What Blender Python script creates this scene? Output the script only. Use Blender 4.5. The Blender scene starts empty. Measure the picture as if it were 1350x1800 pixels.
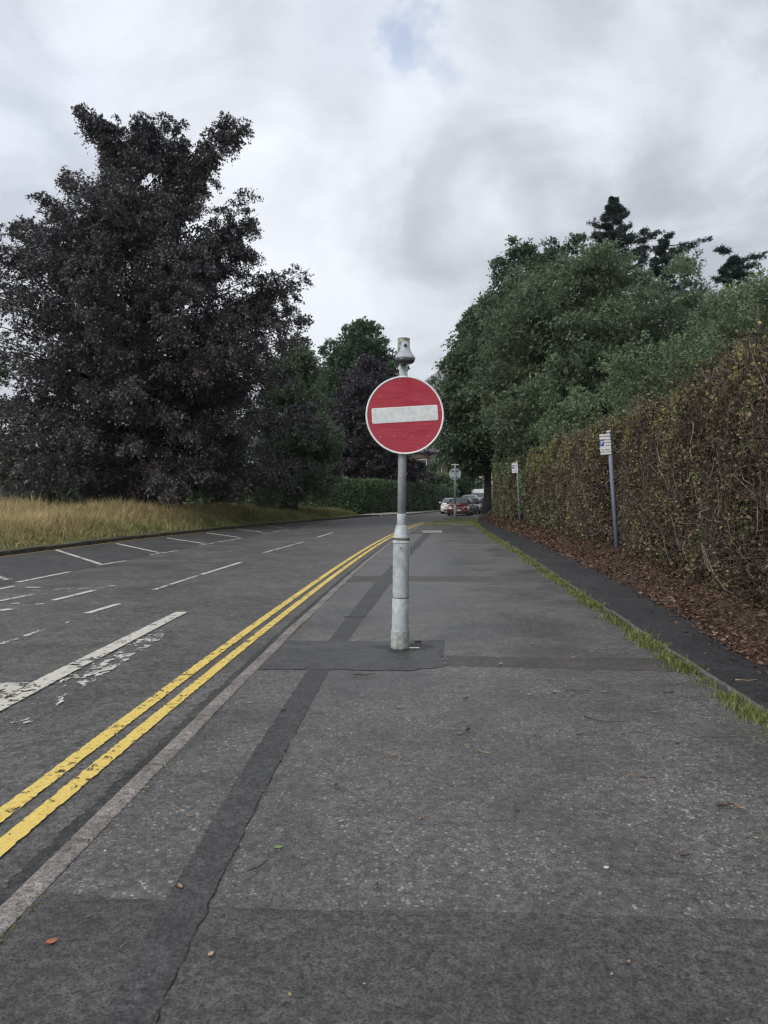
import bpy, bmesh, math, random
import numpy as np
from mathutils import Vector, Matrix

random.seed(7)
RNG = np.random.default_rng(11)
S = bpy.context.scene
COL = S.collection
R = math.radians

# ------------------------------------------------------------------ camera
CAM_H = 1.5
cd = bpy.data.cameras.new("camera")
cam = bpy.data.objects.new("camera", cd)
COL.objects.link(cam)
cam.location = (0, 0, CAM_H)
cam.rotation_euler = (R(90), 0, 0)
cd.sensor_fit = 'VERTICAL'
cd.sensor_height = 36
cd.lens = 26.0
cd.shift_y = -0.015
cd.clip_start = 0.05
cd.clip_end = 20000
S.camera = cam

# ------------------------------------------------------------------ sky
SUN_EL, SUN_AZ = R(38), R(-135)      # azimuth measured from +Y, negative = to the left
W = bpy.data.worlds.new("World")
S.world = W
W.use_nodes = True
nt = W.node_tree
for n in list(nt.nodes):
    nt.nodes.remove(n)


def N(tree, t, **kw):
    n = tree.nodes.new(t)
    for k, v in kw.items():
        if k.startswith('i_'):
            key = k[2:]
            key = int(key) if key.isdigit() else key
            n.inputs[key].default_value = v
        else:
            setattr(n, k, v)
    return n


def L(tree, a, b):
    tree.links.new(a, b)


def math_node(tree, op, a, b=None, c=None, clamp=False):
    n = tree.nodes.new('ShaderNodeMath')
    n.operation = op
    n.use_clamp = clamp
    for i, v in enumerate((a, b, c)):
        if v is None:
            continue
        if isinstance(v, (int, float)):
            n.inputs[i].default_value = v
        else:
            tree.links.new(v, n.inputs[i])
    return n.outputs[0]


def maprange(tree, v, a, b, c=0.0, d=1.0, smooth=True):
    n = tree.nodes.new('ShaderNodeMapRange')
    n.interpolation_type = 'SMOOTHSTEP' if smooth else 'LINEAR'
    n.inputs[1].default_value = a
    n.inputs[2].default_value = b
    n.inputs[3].default_value = c
    n.inputs[4].default_value = d
    tree.links.new(v, n.inputs[0])
    return n.outputs[0]


def mixcol(tree, f, a, b, mode='MIX'):
    n = tree.nodes.new('ShaderNodeMix')
    n.data_type = 'RGBA'
    n.blend_type = mode
    for idx, v in ((0, f), (6, a), (7, b)):
        if isinstance(v, (int, float)):
            n.inputs[idx].default_value = v
        elif isinstance(v, tuple):
            n.inputs[idx].default_value = v if len(v) == 4 else (*v, 1)
        else:
            tree.links.new(v, n.inputs[idx])
    return n.outputs[2]


def build_sky():
    out = N(nt, 'ShaderNodeOutputWorld')
    sky = N(nt, 'ShaderNodeTexSky')
    sky.sky_type = 'NISHITA'
    sky.sun_disc = False
    sky.sun_elevation = SUN_EL
    sky.sun_rotation = SUN_AZ
    b1 = N(nt, 'ShaderNodeBackground', i_Strength=0.15)
    L(nt, sky.outputs[0], b1.inputs[0])
    tc = N(nt, 'ShaderNodeTexCoord')
    sep = N(nt, 'ShaderNodeSeparateXYZ')
    L(nt, tc.outputs['Generated'], sep.inputs[0])
    zz = math_node(nt, 'MAXIMUM', math_node(nt, 'ADD', sep.outputs[2], 0.42), 0.2)
    px = math_node(nt, 'DIVIDE', sep.outputs[0], zz)
    py = math_node(nt, 'DIVIDE', sep.outputs[1], zz)
    cmb = N(nt, 'ShaderNodeCombineXYZ')
    L(nt, px, cmb.inputs[0])
    L(nt, py, cmb.inputs[1])
    n1 = N(nt, 'ShaderNodeTexNoise', i_Scale=1.35, i_Detail=9.0, i_Roughness=0.56, i_Distortion=0.7)
    L(nt, cmb.outputs[0], n1.inputs[0])
    n2 = N(nt, 'ShaderNodeTexNoise', i_Scale=4.2, i_Detail=9.0, i_Roughness=0.58, i_Distortion=0.5)
    mp = N(nt, 'ShaderNodeMapping')
    mp.inputs[1].default_value = (4.1, 2.3, 0)
    L(nt, cmb.outputs[0], mp.inputs[0])
    L(nt, mp.outputs[0], n2.inputs[0])
    f1 = maprange(nt, n1.outputs[0], 0.39, 0.61)
    f2 = maprange(nt, n2.outputs[0], 0.36, 0.64)
    f = math_node(nt, 'ADD', math_node(nt, 'MULTIPLY', f1, 0.52), math_node(nt, 'MULTIPLY', f2, 0.48))

    def spot(px_, py_, s, e=1.0):
        # soft break in the cloud deck around a direction
        v = Vector(((px_ - 675) / 1300.0, 1.0, -(py_ - 873) / 1300.0)).normalized()
        d = N(nt, 'ShaderNodeVectorMath', operation='DISTANCE')
        L(nt, wob, d.inputs[0])
        d.inputs[1].default_value = v
        return maprange(nt, d.outputs['Value'], 0.0, s, e, 0.0)
    wn = N(nt, 'ShaderNodeTexNoise', i_Scale=9.0, i_Detail=7.0, i_Roughness=0.65)
    L(nt, tc.outputs['Generated'], wn.inputs[0])
    sub = N(nt, 'ShaderNodeVectorMath', operation='SUBTRACT')
    L(nt, wn.outputs['Color'], sub.inputs[0])
    sub.inputs[1].default_value = (0.5, 0.5, 0.5)
    sc = N(nt, 'ShaderNodeVectorMath', operation='SCALE')
    L(nt, sub.outputs[0], sc.inputs[0])
    sc.inputs['Scale'].default_value = 0.16
    ad = N(nt, 'ShaderNodeVectorMath', operation='ADD')
    L(nt, tc.outputs['Generated'], ad.inputs[0])
    L(nt, sc.outputs[0], ad.inputs[1])
    wob = ad.outputs[0]
    f = math_node(nt, 'ADD', f, spot(530, 545, 0.28, 0.95))
    f = math_node(nt, 'ADD', f, spot(840, 395, 0.10, 0.45))
    f = math_node(nt, 'ADD', f, spot(1040, 275, 0.10, 0.3))
    f = math_node(nt, 'SUBTRACT', f, spot(700, 440, 0.22, 0.45))
    f = math_node(nt, 'SUBTRACT', f, spot(1010, 350, 0.16, 0.3))
    f = math_node(nt, 'ADD', f, spot(150, 150, 0.5, 0.25))
    f = math_node(nt, 'MINIMUM', math_node(nt, 'MAXIMUM', f, 0.0), 1.25)
    cr = N(nt, 'ShaderNodeValToRGB')
    L(nt, math_node(nt, 'MULTIPLY', f, 0.8), cr.inputs[0])
    e = cr.color_ramp.elements
    e[0].position, e[0].color = 0.0, (0.31, 0.33, 0.385, 1)
    e[1].position, e[1].color = 1.0, (0.68, 0.71, 0.765, 1)
    m = e.new(0.45)
    m.color = (0.51, 0.535, 0.59, 1)
    # under the horizon: dull ground tone
    b2 = N(nt, 'ShaderNodeBackground', i_Strength=1.0)
    L(nt, cr.outputs[0], b2.inputs[0])
    gap = math_node(nt, 'ADD', spot(724, 66, 0.040, 0.95), spot(762, 130, 0.030, 0.55))
    gap = math_node(nt, 'ADD', gap, spot(620, 30, 0.10, 0.22))
    gap = math_node(nt, 'ADD', gap, spot(60, 230, 0.2, 0.25))
    cloud = math_node(nt, 'SUBTRACT', 1.0, math_node(nt, 'MULTIPLY', gap, 0.62), clamp=True)
    mx = N(nt, 'ShaderNodeMixShader')
    L(nt, cloud, mx.inputs[0])
    L(nt, b1.outputs[0], mx.inputs[1])
    L(nt, b2.outputs[0], mx.inputs[2])
    L(nt, mx.outputs[0], out.inputs[0])


build_sky()
sd = bpy.data.lights.new("sun", 'SUN')
sd.energy = 1.5
sd.angle = R(30)
sd.color = (1.0, 0.96, 0.9)
sun = bpy.data.objects.new("sun", sd)
COL.objects.link(sun)
sun.rotation_euler = (R(90) - SUN_EL, 0, -SUN_AZ + R(180))
sun.location = (0, 0, 60)

S.view_settings.view_transform = 'Standard'
S.view_settings.look = 'None'
S.view_settings.exposure = 0.63
S.view_settings.gamma = 1.0
S.view_settings.use_curve_mapping = False
S.render.engine = 'CYCLES'
S.cycles.use_denoising = True
S.cycles.pixel_filter_type = 'BLACKMAN_HARRIS'
S.cycles.filter_width = 1.35
S.cycles.sample_clamp_indirect = 4.0
S.cycles.max_bounces = 5
S.cycles.diffuse_bounces = 4
S.cycles.glossy_bounces = 2
S.cycles.transmission_bounces = 2
S.cycles.transparent_max_bounces = 8
S.cycles.volume_bounces = 3
S.cycles.caustics_reflective = False
S.cycles.caustics_refractive = False
S.render.film_transparent = False

# ------------------------------------------------------------------ helpers
F = 1300.0


def gp(px, py, z=0.0):
    """photo pixel -> point on the level plane z"""
    Y = F * (CAM_H - z) / (py - 873.0)
    return ((px - 675.0) / F * Y, Y)


def curve_fn(pts, sm=2.0):
    ys = np.arange(-30, 140, 0.25)
    p = np.array(pts, float)
    # linear extension at the ends
    s0 = (p[1, 1] - p[0, 1]) / (p[1, 0] - p[0, 0])
    s1 = (p[-1, 1] - p[-2, 1]) / (p[-1, 0] - p[-2, 0])
    pp = np.vstack([[p[0, 0] - 200, p[0, 1] - 200 * s0], p, [p[-1, 0] + 200, p[-1, 1] + 200 * s1]])
    xs = np.interp(ys, pp[:, 0], pp[:, 1])
    k = np.exp(-0.5 * (np.arange(-40, 41) * 0.25 / sm) ** 2)
    k /= k.sum()
    xp = np.concatenate([xs[0] - (xs[1] - xs[0]) * np.arange(40, 0, -1), xs, xs[-1] + (xs[-1] - xs[-2]) * np.arange(1, 41)])
    xs = np.convolve(xp, k, 'valid')
    return lambda y: np.interp(y, ys, xs)


KERB = curve_fn([(-10, -1.95), (1, -1.49), (2.7, -1.41), (4.1, -1.325), (6, -1.24), (8, -1.12), (10.2, -.965), (15, -.63),
                 (20.3, -.2), (25.7, .3), (34, 1.25), (42, 2.35), (47, 3.3), (52, 4.5)])
STRIP = curve_fn([(-5, 2.1), (1, 2.35), (4.9, 2.54), (7.5, 2.71), (9.4, 2.84), (12.4, 3.07), (16, 3.33), (21.9, 3.75),
                  (26.4, 4.0), (34.8, 4.55), (42, 5.2), (48, 6.0)], 1.5)
LITTER = curve_fn([(-5, 2.6), (2, 2.95), (6.29, 3.27), (7.8, 3.5), (9.7, 3.78), (12.7, 4.12), (17.7, 4.5), (26.4, 5.15),
                   (35, 5.65), (41.5, 6.0), (50, 6.9), (60, 8.2)], 1.0)
HOFF = curve_fn([(-5, .3), (6, .36), (8, .48), (15, .6), (26, .62), (35, .5), (45, .45), (60, .4)], 1.0)
LEFTK = curve_fn([(-10, -11.5), (5, -11.0), (14, -10.5), (19.1, -9.95), (21.8, -9.67), (26, -9.2), (31.7, -8.1), (39.8, -6.2),
                  (48, -3.9), (56, -1.7), (60, -.7)], 2.0)
ROAD_Z = -0.06


def hbase(y):
    return LITTER(y) + HOFF(y)


def new_mat(name):
    m = bpy.data.materials.new(name)
    m.use_nodes = True
    t = m.node_tree
    for n in list(t.nodes):
        t.nodes.remove(n)
    out = N(t, 'ShaderNodeOutputMaterial')
    p = N(t, 'ShaderNodeBsdfPrincipled')
    L(t, p.outputs[0], out.inputs[0])
    return m, t, p, out


def objcoord(t, scale=None):
    tc = N(t, 'ShaderNodeTexCoord')
    if scale is None:
        return tc.outputs['Object']
    mp = N(t, 'ShaderNodeMapping')
    mp.inputs[3].default_value = scale
    L(t, tc.outputs['Object'], mp.inputs[0])
    return mp.outputs[0]


def noise(t, vec, scale, detail=4.0, rough=0.55, dist=0.0):
    n = N(t, 'ShaderNodeTexNoise', i_Scale=scale, i_Detail=detail, i_Roughness=rough, i_Distortion=dist)
    if vec is not None:
        L(t, vec, n.inputs[0])
    return n.outputs[0]


def bump(t, p, h, strength, dist=0.01):
    b = N(t, 'ShaderNodeBump', i_Strength=strength, i_Distance=dist)
    L(t, h, b.inputs['Height'])
    L(t, b.outputs[0], p.inputs['Normal'])
    return b


def simple_mat(name, col, rough=0.6, metal=0.0, var=0.25, scale=8.0, bmp=0.0, streak=None):
    m, t, p, o = new_mat(name)
    v = objcoord(t, streak)
    n = noise(t, v, scale, 5.0)
    f = maprange(t, n, 0.3, 0.7)
    c1 = tuple(c * (1 - var) for c in col)
    c2 = tuple(min(1, c * (1 + var)) for c in col)
    L(t, mixcol(t, f, c1, c2), p.inputs['Base Color'])
    p.inputs['Roughness'].default_value = rough
    p.inputs['Metallic'].default_value = metal
    if bmp:
        bump(t, p, noise(t, v, scale * 4, 4.0), bmp)
    return m


def asphalt_mat(name, base, chip_col, chip_scale, chip_cut, rough=(0.42, 0.7), bigvar=0.25, patch=True, tint=(1, 1, 1), bumps=0.5, seed=0.0,
                chip_mix=0.8, spec=0.5):
    m, t, p, o = new_mat(name)
    v0 = objcoord(t)
    mp = N(t, 'ShaderNodeMapping')
    mp.inputs[1].default_value = (seed, seed * 1.7, 0)
    L(t, v0, mp.inputs[0])
    v = mp.outputs[0]
    fine = noise(t, v, 95.0, 4.0, 0.8)
    med = noise(t, v, 22.0, 4.0, 0.6)
    big = noise(t, v, 0.9, 5.0, 0.6, 0.4)
    huge = noise(t, v, 0.25, 3.0, 0.5)
    dark = tuple(base * c for c in tint)
    lo = tuple(c * 0.42 for c in dark)
    hi = tuple(c * 1.75 for c in dark)
    c = mixcol(t, maprange(t, fine, 0.3, 0.7), lo, hi)
    # stone chips standing in the binder
    wv = N(t, 'ShaderNodeTexNoise', i_Scale=30.0, i_Detail=2.0)
    L(t, v, wv.inputs[0])
    s = N(t, 'ShaderNodeVectorMath', operation='SCALE')
    L(t, wv.outputs['Color'], s.inputs[0])
    s.inputs['Scale'].default_value = 0.022
    a = N(t, 'ShaderNodeVectorMath', operation='ADD')
    L(t, v, a.inputs[0])
    L(t, s.outputs[0], a.inputs[1])
    vo = N(t, 'ShaderNodeTexVoronoi', feature='F1', i_Scale=chip_scale)
    vo.inputs['Randomness'].default_value = 1.0
    L(t, a.outputs[0], vo.inputs['Vector'])
    sep = N(t, 'ShaderNodeSeparateColor')
    L(t, vo.outputs['Color'], sep.inputs[0])
    dens = maprange(t, big, 0.32, 0.66, 0.75, 0.0)
    thr = math_node(t, 'ADD', dens, chip_cut)
    chipsel = maprange(t, math_node(t, 'SUBTRACT', sep.outputs[0], thr), 0.0, 0.05)
    size = math_node(t, 'MULTIPLY', math_node(t, 'POWER', sep.outputs[1], 2.0), 0.45)
    chipshape = maprange(t, math_node(t, 'SUBTRACT', math_node(t, 'ADD', size, 0.15), vo.outputs['Distance']), 0.0, 0.06)
    chip = math_node(t, 'MULTIPLY', chipsel, chipshape)
    cc = mixcol(t, sep.outputs[2], tuple(x * 0.55 for x in chip_col), chip_col)
    c = mixcol(t, math_node(t, 'MULTIPLY', chip, chip_mix), c, cc)
    # broad tone: worn, stained and damp areas
    tone = math_node(t, 'ADD', maprange(t, big, 0.3, 0.7, 1 - bigvar, 1 + bigvar), maprange(t, huge, 0.3, 0.7, -bigvar * .6, bigvar * .6))
    tone = math_node(t, 'MULTIPLY', tone, maprange(t, med, 0.3, 0.7, 0.72, 1.28))
    coarse = noise(t, v, 5.5, 6.0, 0.7)
    tone = math_node(t, 'MULTIPLY', tone, maprange(t, coarse, 0.3, 0.7, 0.80, 1.20))
    pits = noise(t, v, 46.0, 3.0, 0.7)
    tone = math_node(t, 'MULTIPLY', tone, maprange(t, pits, 0.36, 0.50, 0.55, 1.0))
    tn = N(t, 'ShaderNodeCombineColor')
    for i in range(3):
        L(t, tone, tn.inputs[i])
    c = mixcol(t, 1.0, c, tn.outputs[0], 'MULTIPLY')
    L(t, c, p.inputs['Base Color'])
    L(t, maprange(t, math_node(t, 'ADD', math_node(t, 'MULTIPLY', big, 0.6), math_node(t, 'MULTIPLY', med, 0.4)), 0.35, 0.65, rough[0], rough[1]),
      p.inputs['Roughness'])
    p.inputs['Specular IOR Level'].default_value = spec
    h = math_node(t, 'ADD', math_node(t, 'MULTIPLY', chip, 0.6), math_node(t, 'ADD', math_node(t, 'MULTIPLY', fine, 0.6), math_node(t, 'MULTIPLY', med, 0.5)))
    bump(t, p, h, bumps, 0.006)
    return m


def leaf_mat(name, cols, rough=0.5, trans=0.25, clump=0.8, scale=0.6, spec=0.35):
    """cols: list of linear colours; picked per leaf from the face attribute v, shifted by clump noise"""
    m, t, p, o = new_mat(name)
    at = N(t, 'ShaderNodeAttribute', attribute_name='v')
    at.attribute_type = 'GEOMETRY'
    v = objcoord(t)
    n = noise(t, v, scale, 3.0, 0.6)
    f = math_node(t, 'ADD', math_node(t, 'MULTIPLY', at.outputs['Fac'], 1 - clump * 0.5), math_node(t, 'MULTIPLY', math_node(t, 'SUBTRACT', n, 0.35), clump))
    cr = N(t, 'ShaderNodeValToRGB')
    L(t, f, cr.inputs[0])
    e = cr.color_ramp.elements
    while len(e) > 1:
        e.remove(e[-1])
    e[0].position = 0
    e[0].color = (*cols[0], 1)
    for i, c in enumerate(cols[1:]):
        x = e.new((i + 1) / (len(cols) - 1) * 0.999)
        x.color = (*c, 1)
    L(t, cr.outputs[0], p.inputs['Base Color'])
    p.inputs['Roughness'].default_value = rough
    p.inputs['Specular IOR Level'].default_value = spec
    if trans > 0:
        tr = N(t, 'ShaderNodeBsdfTranslucent')
        L(t, cr.outputs[0], tr.inputs[0])
        mx = N(t, 'ShaderNodeMixShader', i_0=trans)
        L(t, p.outputs[0], mx.inputs[1])
        L(t, tr.outputs[0], mx.inputs[2])
        L(t, mx.outputs[0], o.inputs[0])
    return m


def tag(o, label=None, cat=None, group=None, kind=None):
    if label:
        o['label'] = label
    if cat:
        o['category'] = cat
    if group:
        o['group'] = group
    if kind:
        o['kind'] = kind
    return o


def empty(name, loc=(0, 0, 0), rz=0.0, label=None, cat=None, group=None, kind=None):
    o = bpy.data.objects.new(name, None)
    o.empty_display_size = 0.2
    COL.objects.link(o)
    o.location = loc
    o.rotation_euler = (0, 0, rz)
    return tag(o, label, cat, group, kind)


def link(name, me, mat=None, parent=None, smooth=False):
    o = bpy.data.objects.new(name, me)
    COL.objects.link(o)
    if mat is not None:
        me.materials.clear()
        for mm in (mat if isinstance(mat, (list, tuple)) else [mat]):
            me.materials.append(mm)
    if smooth:
        me.polygons.foreach_set('use_smooth', np.ones(len(me.polygons), bool))
    if parent is not None:
        o.parent = parent
    return o


def np_mesh(name, verts, faces, attr=None):
    """verts (n,3); faces (m,k) index array or list of such arrays"""
    me = bpy.data.meshes.new(name)
    if not isinstance(faces, list) or (len(faces) and np.ndim(faces[0]) == 1):
        faces = [faces]
    faces = [np.asarray(f, dtype=np.int32) for f in faces if len(f)]
    verts = np.asarray(verts, dtype=np.float32)
    me.vertices.add(len(verts))
    me.vertices.foreach_set('co', verts.ravel())
    nl = sum(f.size for f in faces)
    npl = sum(len(f) for f in faces)
    me.loops.add(nl)
    me.polygons.add(npl)
    me.loops.foreach_set('vertex_index', np.concatenate([f.ravel() for f in faces]))
    starts = []
    o = 0
    for f in faces:
        starts.append(o + np.arange(len(f)) * f.shape[1])
        o += f.size
    me.polygons.foreach_set('loop_start', np.concatenate(starts).astype(np.int32))
    me.update(calc_edges=True)
    if attr is not None:
        a = me.attributes.new('v', 'FLOAT', 'FACE')
        a.data.foreach_set('value', np.asarray(attr, np.float32))
    return me


def nrm(v):
    return v / np.maximum(np.linalg.norm(v, axis=-1, keepdims=True), 1e-9)


def leaf_quads(pos, axis, normal, ln, wd):
    """rhombic leaves: pos base point, axis direction; returns verts, faces"""
    axis = nrm(axis)
    side = nrm(np.cross(axis, normal))
    up = np.cross(side, axis)
    ln = np.asarray(ln)[:, None]
    wd = np.asarray(wd)[:, None]
    a = pos
    b = pos + axis * ln * .45 + side * wd * .5 + up * ln * .06
    c = pos + axis * ln
    d = pos + axis * ln * .45 - side * wd * .5 + up * ln * .06
    v = np.stack([a, b, c, d], 1).reshape(-1, 3)
    f = np.arange(len(pos) * 4).reshape(-1, 4)
    return v, f


def tubes(paths, radii, sides=4, cap=True):
    """paths (n,k,3), radii (n,k)"""
    n, k, _ = paths.shape
    t = np.gradient(paths, axis=1)
    t = nrm(t)
    ref = np.where(np.abs(t[:, :1, 2:3]) > 0.9, np.array([1., 0, 0]), np.array([0, 0, 1.]))
    ref = np.broadcast_to(ref, t.shape)
    u = nrm(np.cross(t, ref))
    w = np.cross(t, u)
    a = np.arange(sides) / sides * 2 * np.pi
    ring = (u[:, :, None, :] * np.cos(a)[None, None, :, None] + w[:, :, None, :] * np.sin(a)[None, None, :, None]) * radii[:, :, None, None]
    v = (paths[:, :, None, :] + ring).reshape(-1, 3)
    idx = np.arange(n * k * sides).reshape(n, k, sides)
    q = np.stack([idx[:, :-1, :], np.roll(idx, -1, 2)[:, :-1, :], np.roll(idx, -1, 2)[:, 1:, :], idx[:, 1:, :]], -1).reshape(-1, 4)
    fs = [q]
    if cap:
        fs.append(idx[:, -1, :].reshape(-1, sides))
        fs.append(idx[:, 0, ::-1].reshape(-1, sides))
    return v, fs


def tube_obj(name, pts, rad, mat, parent=None, sides=10, smooth=True):
    pts = np.array(pts, float)[None]
    rad = np.broadcast_to(np.array(rad, float), (1, pts.shape[1]))
    v, f = tubes(pts, rad, sides)
    return link(name, np_mesh(name, v, f), mat, parent, smooth)


def lathe_mesh(name, prof, seg=32, cap=True):
    """prof: list of (r,z)"""
    prof = np.array(prof, float)
    a = np.arange(seg) / seg * 2 * np.pi
    v = np.stack([prof[:, 0:1] * np.cos(a), prof[:, 0:1] * np.sin(a), np.repeat(prof[:, 1:2], seg, 1)], -1).reshape(-1, 3)
    k = len(prof)
    idx = np.arange(k * seg).reshape(k, seg)
    nx = np.roll(idx, -1, 1)
    q = np.stack([idx[:-1], nx[:-1], nx[1:], idx[1:]], -1).reshape(-1, 4)
    fs = [q]
    if cap:
        fs += [idx[-1:].copy(), idx[:1, ::-1].copy()]
    return np_mesh(name, v, fs)


def box_mesh(name, size, bevel=0.0, center=(0, 0, 0), seg=2):
    bm = bmesh.new()
    bmesh.ops.create_cube(bm, size=1)
    for v in bm.verts:
        v.co = Vector((v.co.x * size[0], v.co.y * size[1], v.co.z * size[2])) + Vector(center)
    if bevel:
        bmesh.ops.bevel(bm, geom=list(bm.edges), offset=bevel, segments=seg, affect='EDGES', profile=0.6)
    me = bpy.data.meshes.new(name)
    bm.to_mesh(me)
    bm.free()
    return me


def strip_mesh(name, fa, fb, y0, y1, z, step=0.5, nx=1, zfun=None):
    """sheet between two curves x=fa(y), x=fb(y)"""
    n = max(2, int(abs(y1 - y0) / step) + 1)
    ys = np.linspace(y0, y1, n)
    a = np.array([fa(y) for y in ys])
    b = np.array([fb(y) for y in ys])
    tt = np.linspace(0, 1, nx + 1)
    X = a[:, None] + (b - a)[:, None] * tt
    Y = np.repeat(ys[:, None], nx + 1, 1)
    Z = np.full_like(X, z) if zfun is None else zfun(X, Y, tt[None, :] + 0 * X)
    v = np.stack([X, Y, Z], -1).reshape(-1, 3)
    idx = np.arange(n * (nx + 1)).reshape(n, nx + 1)
    q = np.stack([idx[:-1, :-1], idx[:-1, 1:], idx[1:, 1:], idx[1:, :-1]], -1).reshape(-1, 4)
    return np_mesh(name, v, q)


def poly_sheet(name, pts, z):
    me = bpy.data.meshes.new(name)
    me.from_pydata([(x, y, z) for x, y in pts], [], [list(range(len(pts)))])
    me.update()
    return me


def rough_poly(pts, z, amp=0.012, step=0.06):
    """polygon with ragged edges"""
    out = []
    n = len(pts)
    for i in range(n):
        a = Vector(pts[i])
        b = Vector(pts[(i + 1) % n])
        k = max(1, int((b - a).length / step))
        d = (b - a).normalized() if (b - a).length > 0 else Vector((1, 0))
        p = Vector((-d.y, d.x))
        for j in range(k):
            q = a.lerp(b, j / k) + p * random.uniform(-amp, amp)
            out.append((q.x, q.y))
    return out


# ------------------------------------------------------------------ materials
M = {}
M['footway'] = asphalt_mat('footway_asphalt', 0.086, (0.32, 0.30, 0.25), 58, 0.20, rough=(0.30, 0.60), bigvar=0.2, bumps=0.8, tint=(1.04, 1.0, 0.96), spec=0.6)
M['footway_fine'] = asphalt_mat('resurfaced_asphalt', 0.065, (0.17, 0.16, 0.14), 120, 0.25, rough=(0.45, 0.62), bigvar=0.14, bumps=0.6, seed=3.0, tint=(1.04, 1.0, 0.96), chip_mix=0.5, spec=0.4)
M['trench'] = asphalt_mat('trench_asphalt', 0.050, (0.12, 0.12, 0.12), 140, 0.55, rough=(0.5, 0.66), bigvar=0.10, bumps=0.3, seed=5.0, chip_mix=0.4, spec=0.4, tint=(1.0, 0.99, 0.97))
M['patch'] = asphalt_mat('patch_asphalt', 0.060, (0.17, 0.15, 0.12), 100, 0.45, rough=(0.45, 0.62), bigvar=0.16, bumps=0.4, seed=8.0, chip_mix=0.5, spec=0.4)
M['patch_brown'] = asphalt_mat('debris_patch_asphalt', 0.062, (0.18, 0.13, 0.09), 90, 0.30, rough=(0.5, 0.7), bigvar=0.2, bumps=0.5, seed=9.0, chip_mix=0.6, tint=(1.08, 0.98, 0.9), spec=0.4)
M['road'] = asphalt_mat('road_asphalt', 0.094, (0.30, 0.285, 0.26), 78, 0.0, rough=(0.45, 0.7), bigvar=0.15, bumps=0.9, seed=1.0, tint=(1.05, 1.0, 0.96), chip_mix=0.55, spec=0.3)
M['bay'] = asphalt_mat('bay_asphalt', 0.060, (0.15, 0.14, 0.13), 110, 0.35, rough=(0.6, 0.8), bigvar=0.12, bumps=0.5, seed=12.0, spec=0.3, chip_mix=0.5)
M['path'] = asphalt_mat('path_asphalt', 0.036, (0.08, 0.08, 0.075), 120, 0.65, rough=(0.55, 0.75), bigvar=0.2, bumps=0.3, seed=2.0, tint=(0.95, 0.97, 1.03), chip_mix=0.4, spec=0.3)
M['kerb'] = asphalt_mat('kerb_concrete', 0.20, (0.50, 0.43, 0.38), 150, 0.12, rough=(0.7, 0.9), bigvar=0.18, bumps=0.6, seed=4.0, tint=(1.08, 0.98, 0.90), chip_mix=0.6, spec=0.25)
M['kerb_dark'] = asphalt_mat('mossy_kerb_concrete', 0.05, (0.12, 0.11, 0.09), 90, 0.4, rough=(0.8, 0.95), bigvar=0.35, bumps=0.6, seed=6.0, tint=(1.0, 0.95, 0.85), spec=0.2)
M['cover'] = asphalt_mat('cover_concrete', 0.27, (0.38, 0.34, 0.28), 110, 0.3, rough=(0.7, 0.9), bigvar=0.2, bumps=0.5, seed=7.0, tint=(1.05, 1, 0.88), spec=0.25)


M['gutter'] = asphalt_mat('gutter_dirt_shade', 0.045, (0.16, 0.14, 0.11), 90, 0.3, rough=(0.6, 0.8), bigvar=0.3, bumps=0.5, seed=19.0, spec=0.3)
M['edging'] = asphalt_mat('mossy_edging_concrete', 0.13, (0.3, 0.28, 0.24), 110, 0.3, rough=(0.7, 0.9), bigvar=0.35, bumps=0.5, seed=17.0, tint=(1.0, 1, 0.9), spec=0.25)


def paint_mat(name, col, wear_lo, wear_hi, scale=9.0, dirt=0.5, anis=(1, 1, 1)):
    m, t, p, o = new_mat(name)
    v = objcoord(t, anis)
    a = noise(t, v, scale, 8.0, 0.72, 0.6)
    b = noise(t, v, 1.3, 3.0, 0.5)
    c = noise(t, v, 120.0, 2.0, 0.6)
    f = math_node(t, 'ADD', math_node(t, 'MULTIPLY', a, 0.72), math_node(t, 'ADD', math_node(t, 'MULTIPLY', b, 0.2), math_node(t, 'MULTIPLY', c, 0.08)))
    mask = maprange(t, f, wear_lo, wear_hi)
    d = maprange(t, noise(t, v, 35.0, 4.0, 0.7), 0.3, 0.75)
    L(t, mixcol(t, math_node(t, 'MULTIPLY', d, dirt), col, tuple(x * 0.55 for x in col)), p.inputs['Base Color'])
    p.inputs['Roughness'].default_value = 0.65
    p.inputs['Specular IOR Level'].default_value = 0.3
    bump(t, p, noise(t, v, 90.0, 3.0), 0.5, 0.004)
    tr = N(t, 'ShaderNodeBsdfTransparent')
    mx = N(t, 'ShaderNodeMixShader')
    L(t, mask, mx.inputs[0])
    L(t, tr.outputs[0], mx.inputs[1])
    L(t, p.outputs[0], mx.inputs[2])
    L(t, mx.outputs[0], o.inputs[0])
    return m


M['yellow'] = paint_mat('yellow_road_paint', (0.78, 0.58, 0.15), 0.43, 0.46, 14.0, 0.55)
M['yellow_worn'] = paint_mat('worn_yellow_paint', (0.50, 0.36, 0.13), 0.40, 0.46, 6.0, 0.6)
M['white'] = paint_mat('white_road_paint', (0.62, 0.60, 0.52), 0.42, 0.47, 12.0, 0.55)
M['white_worn'] = paint_mat('worn_white_paint', (0.56, 0.54, 0.47), 0.45, 0.50, 9.0, 0.5)
M['white_ghost'] = paint_mat('flaked_white_paint', (0.60, 0.59, 0.54), 0.525, 0.555, 7.0, 0.4, (1.0, 0.6, 1))


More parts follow.
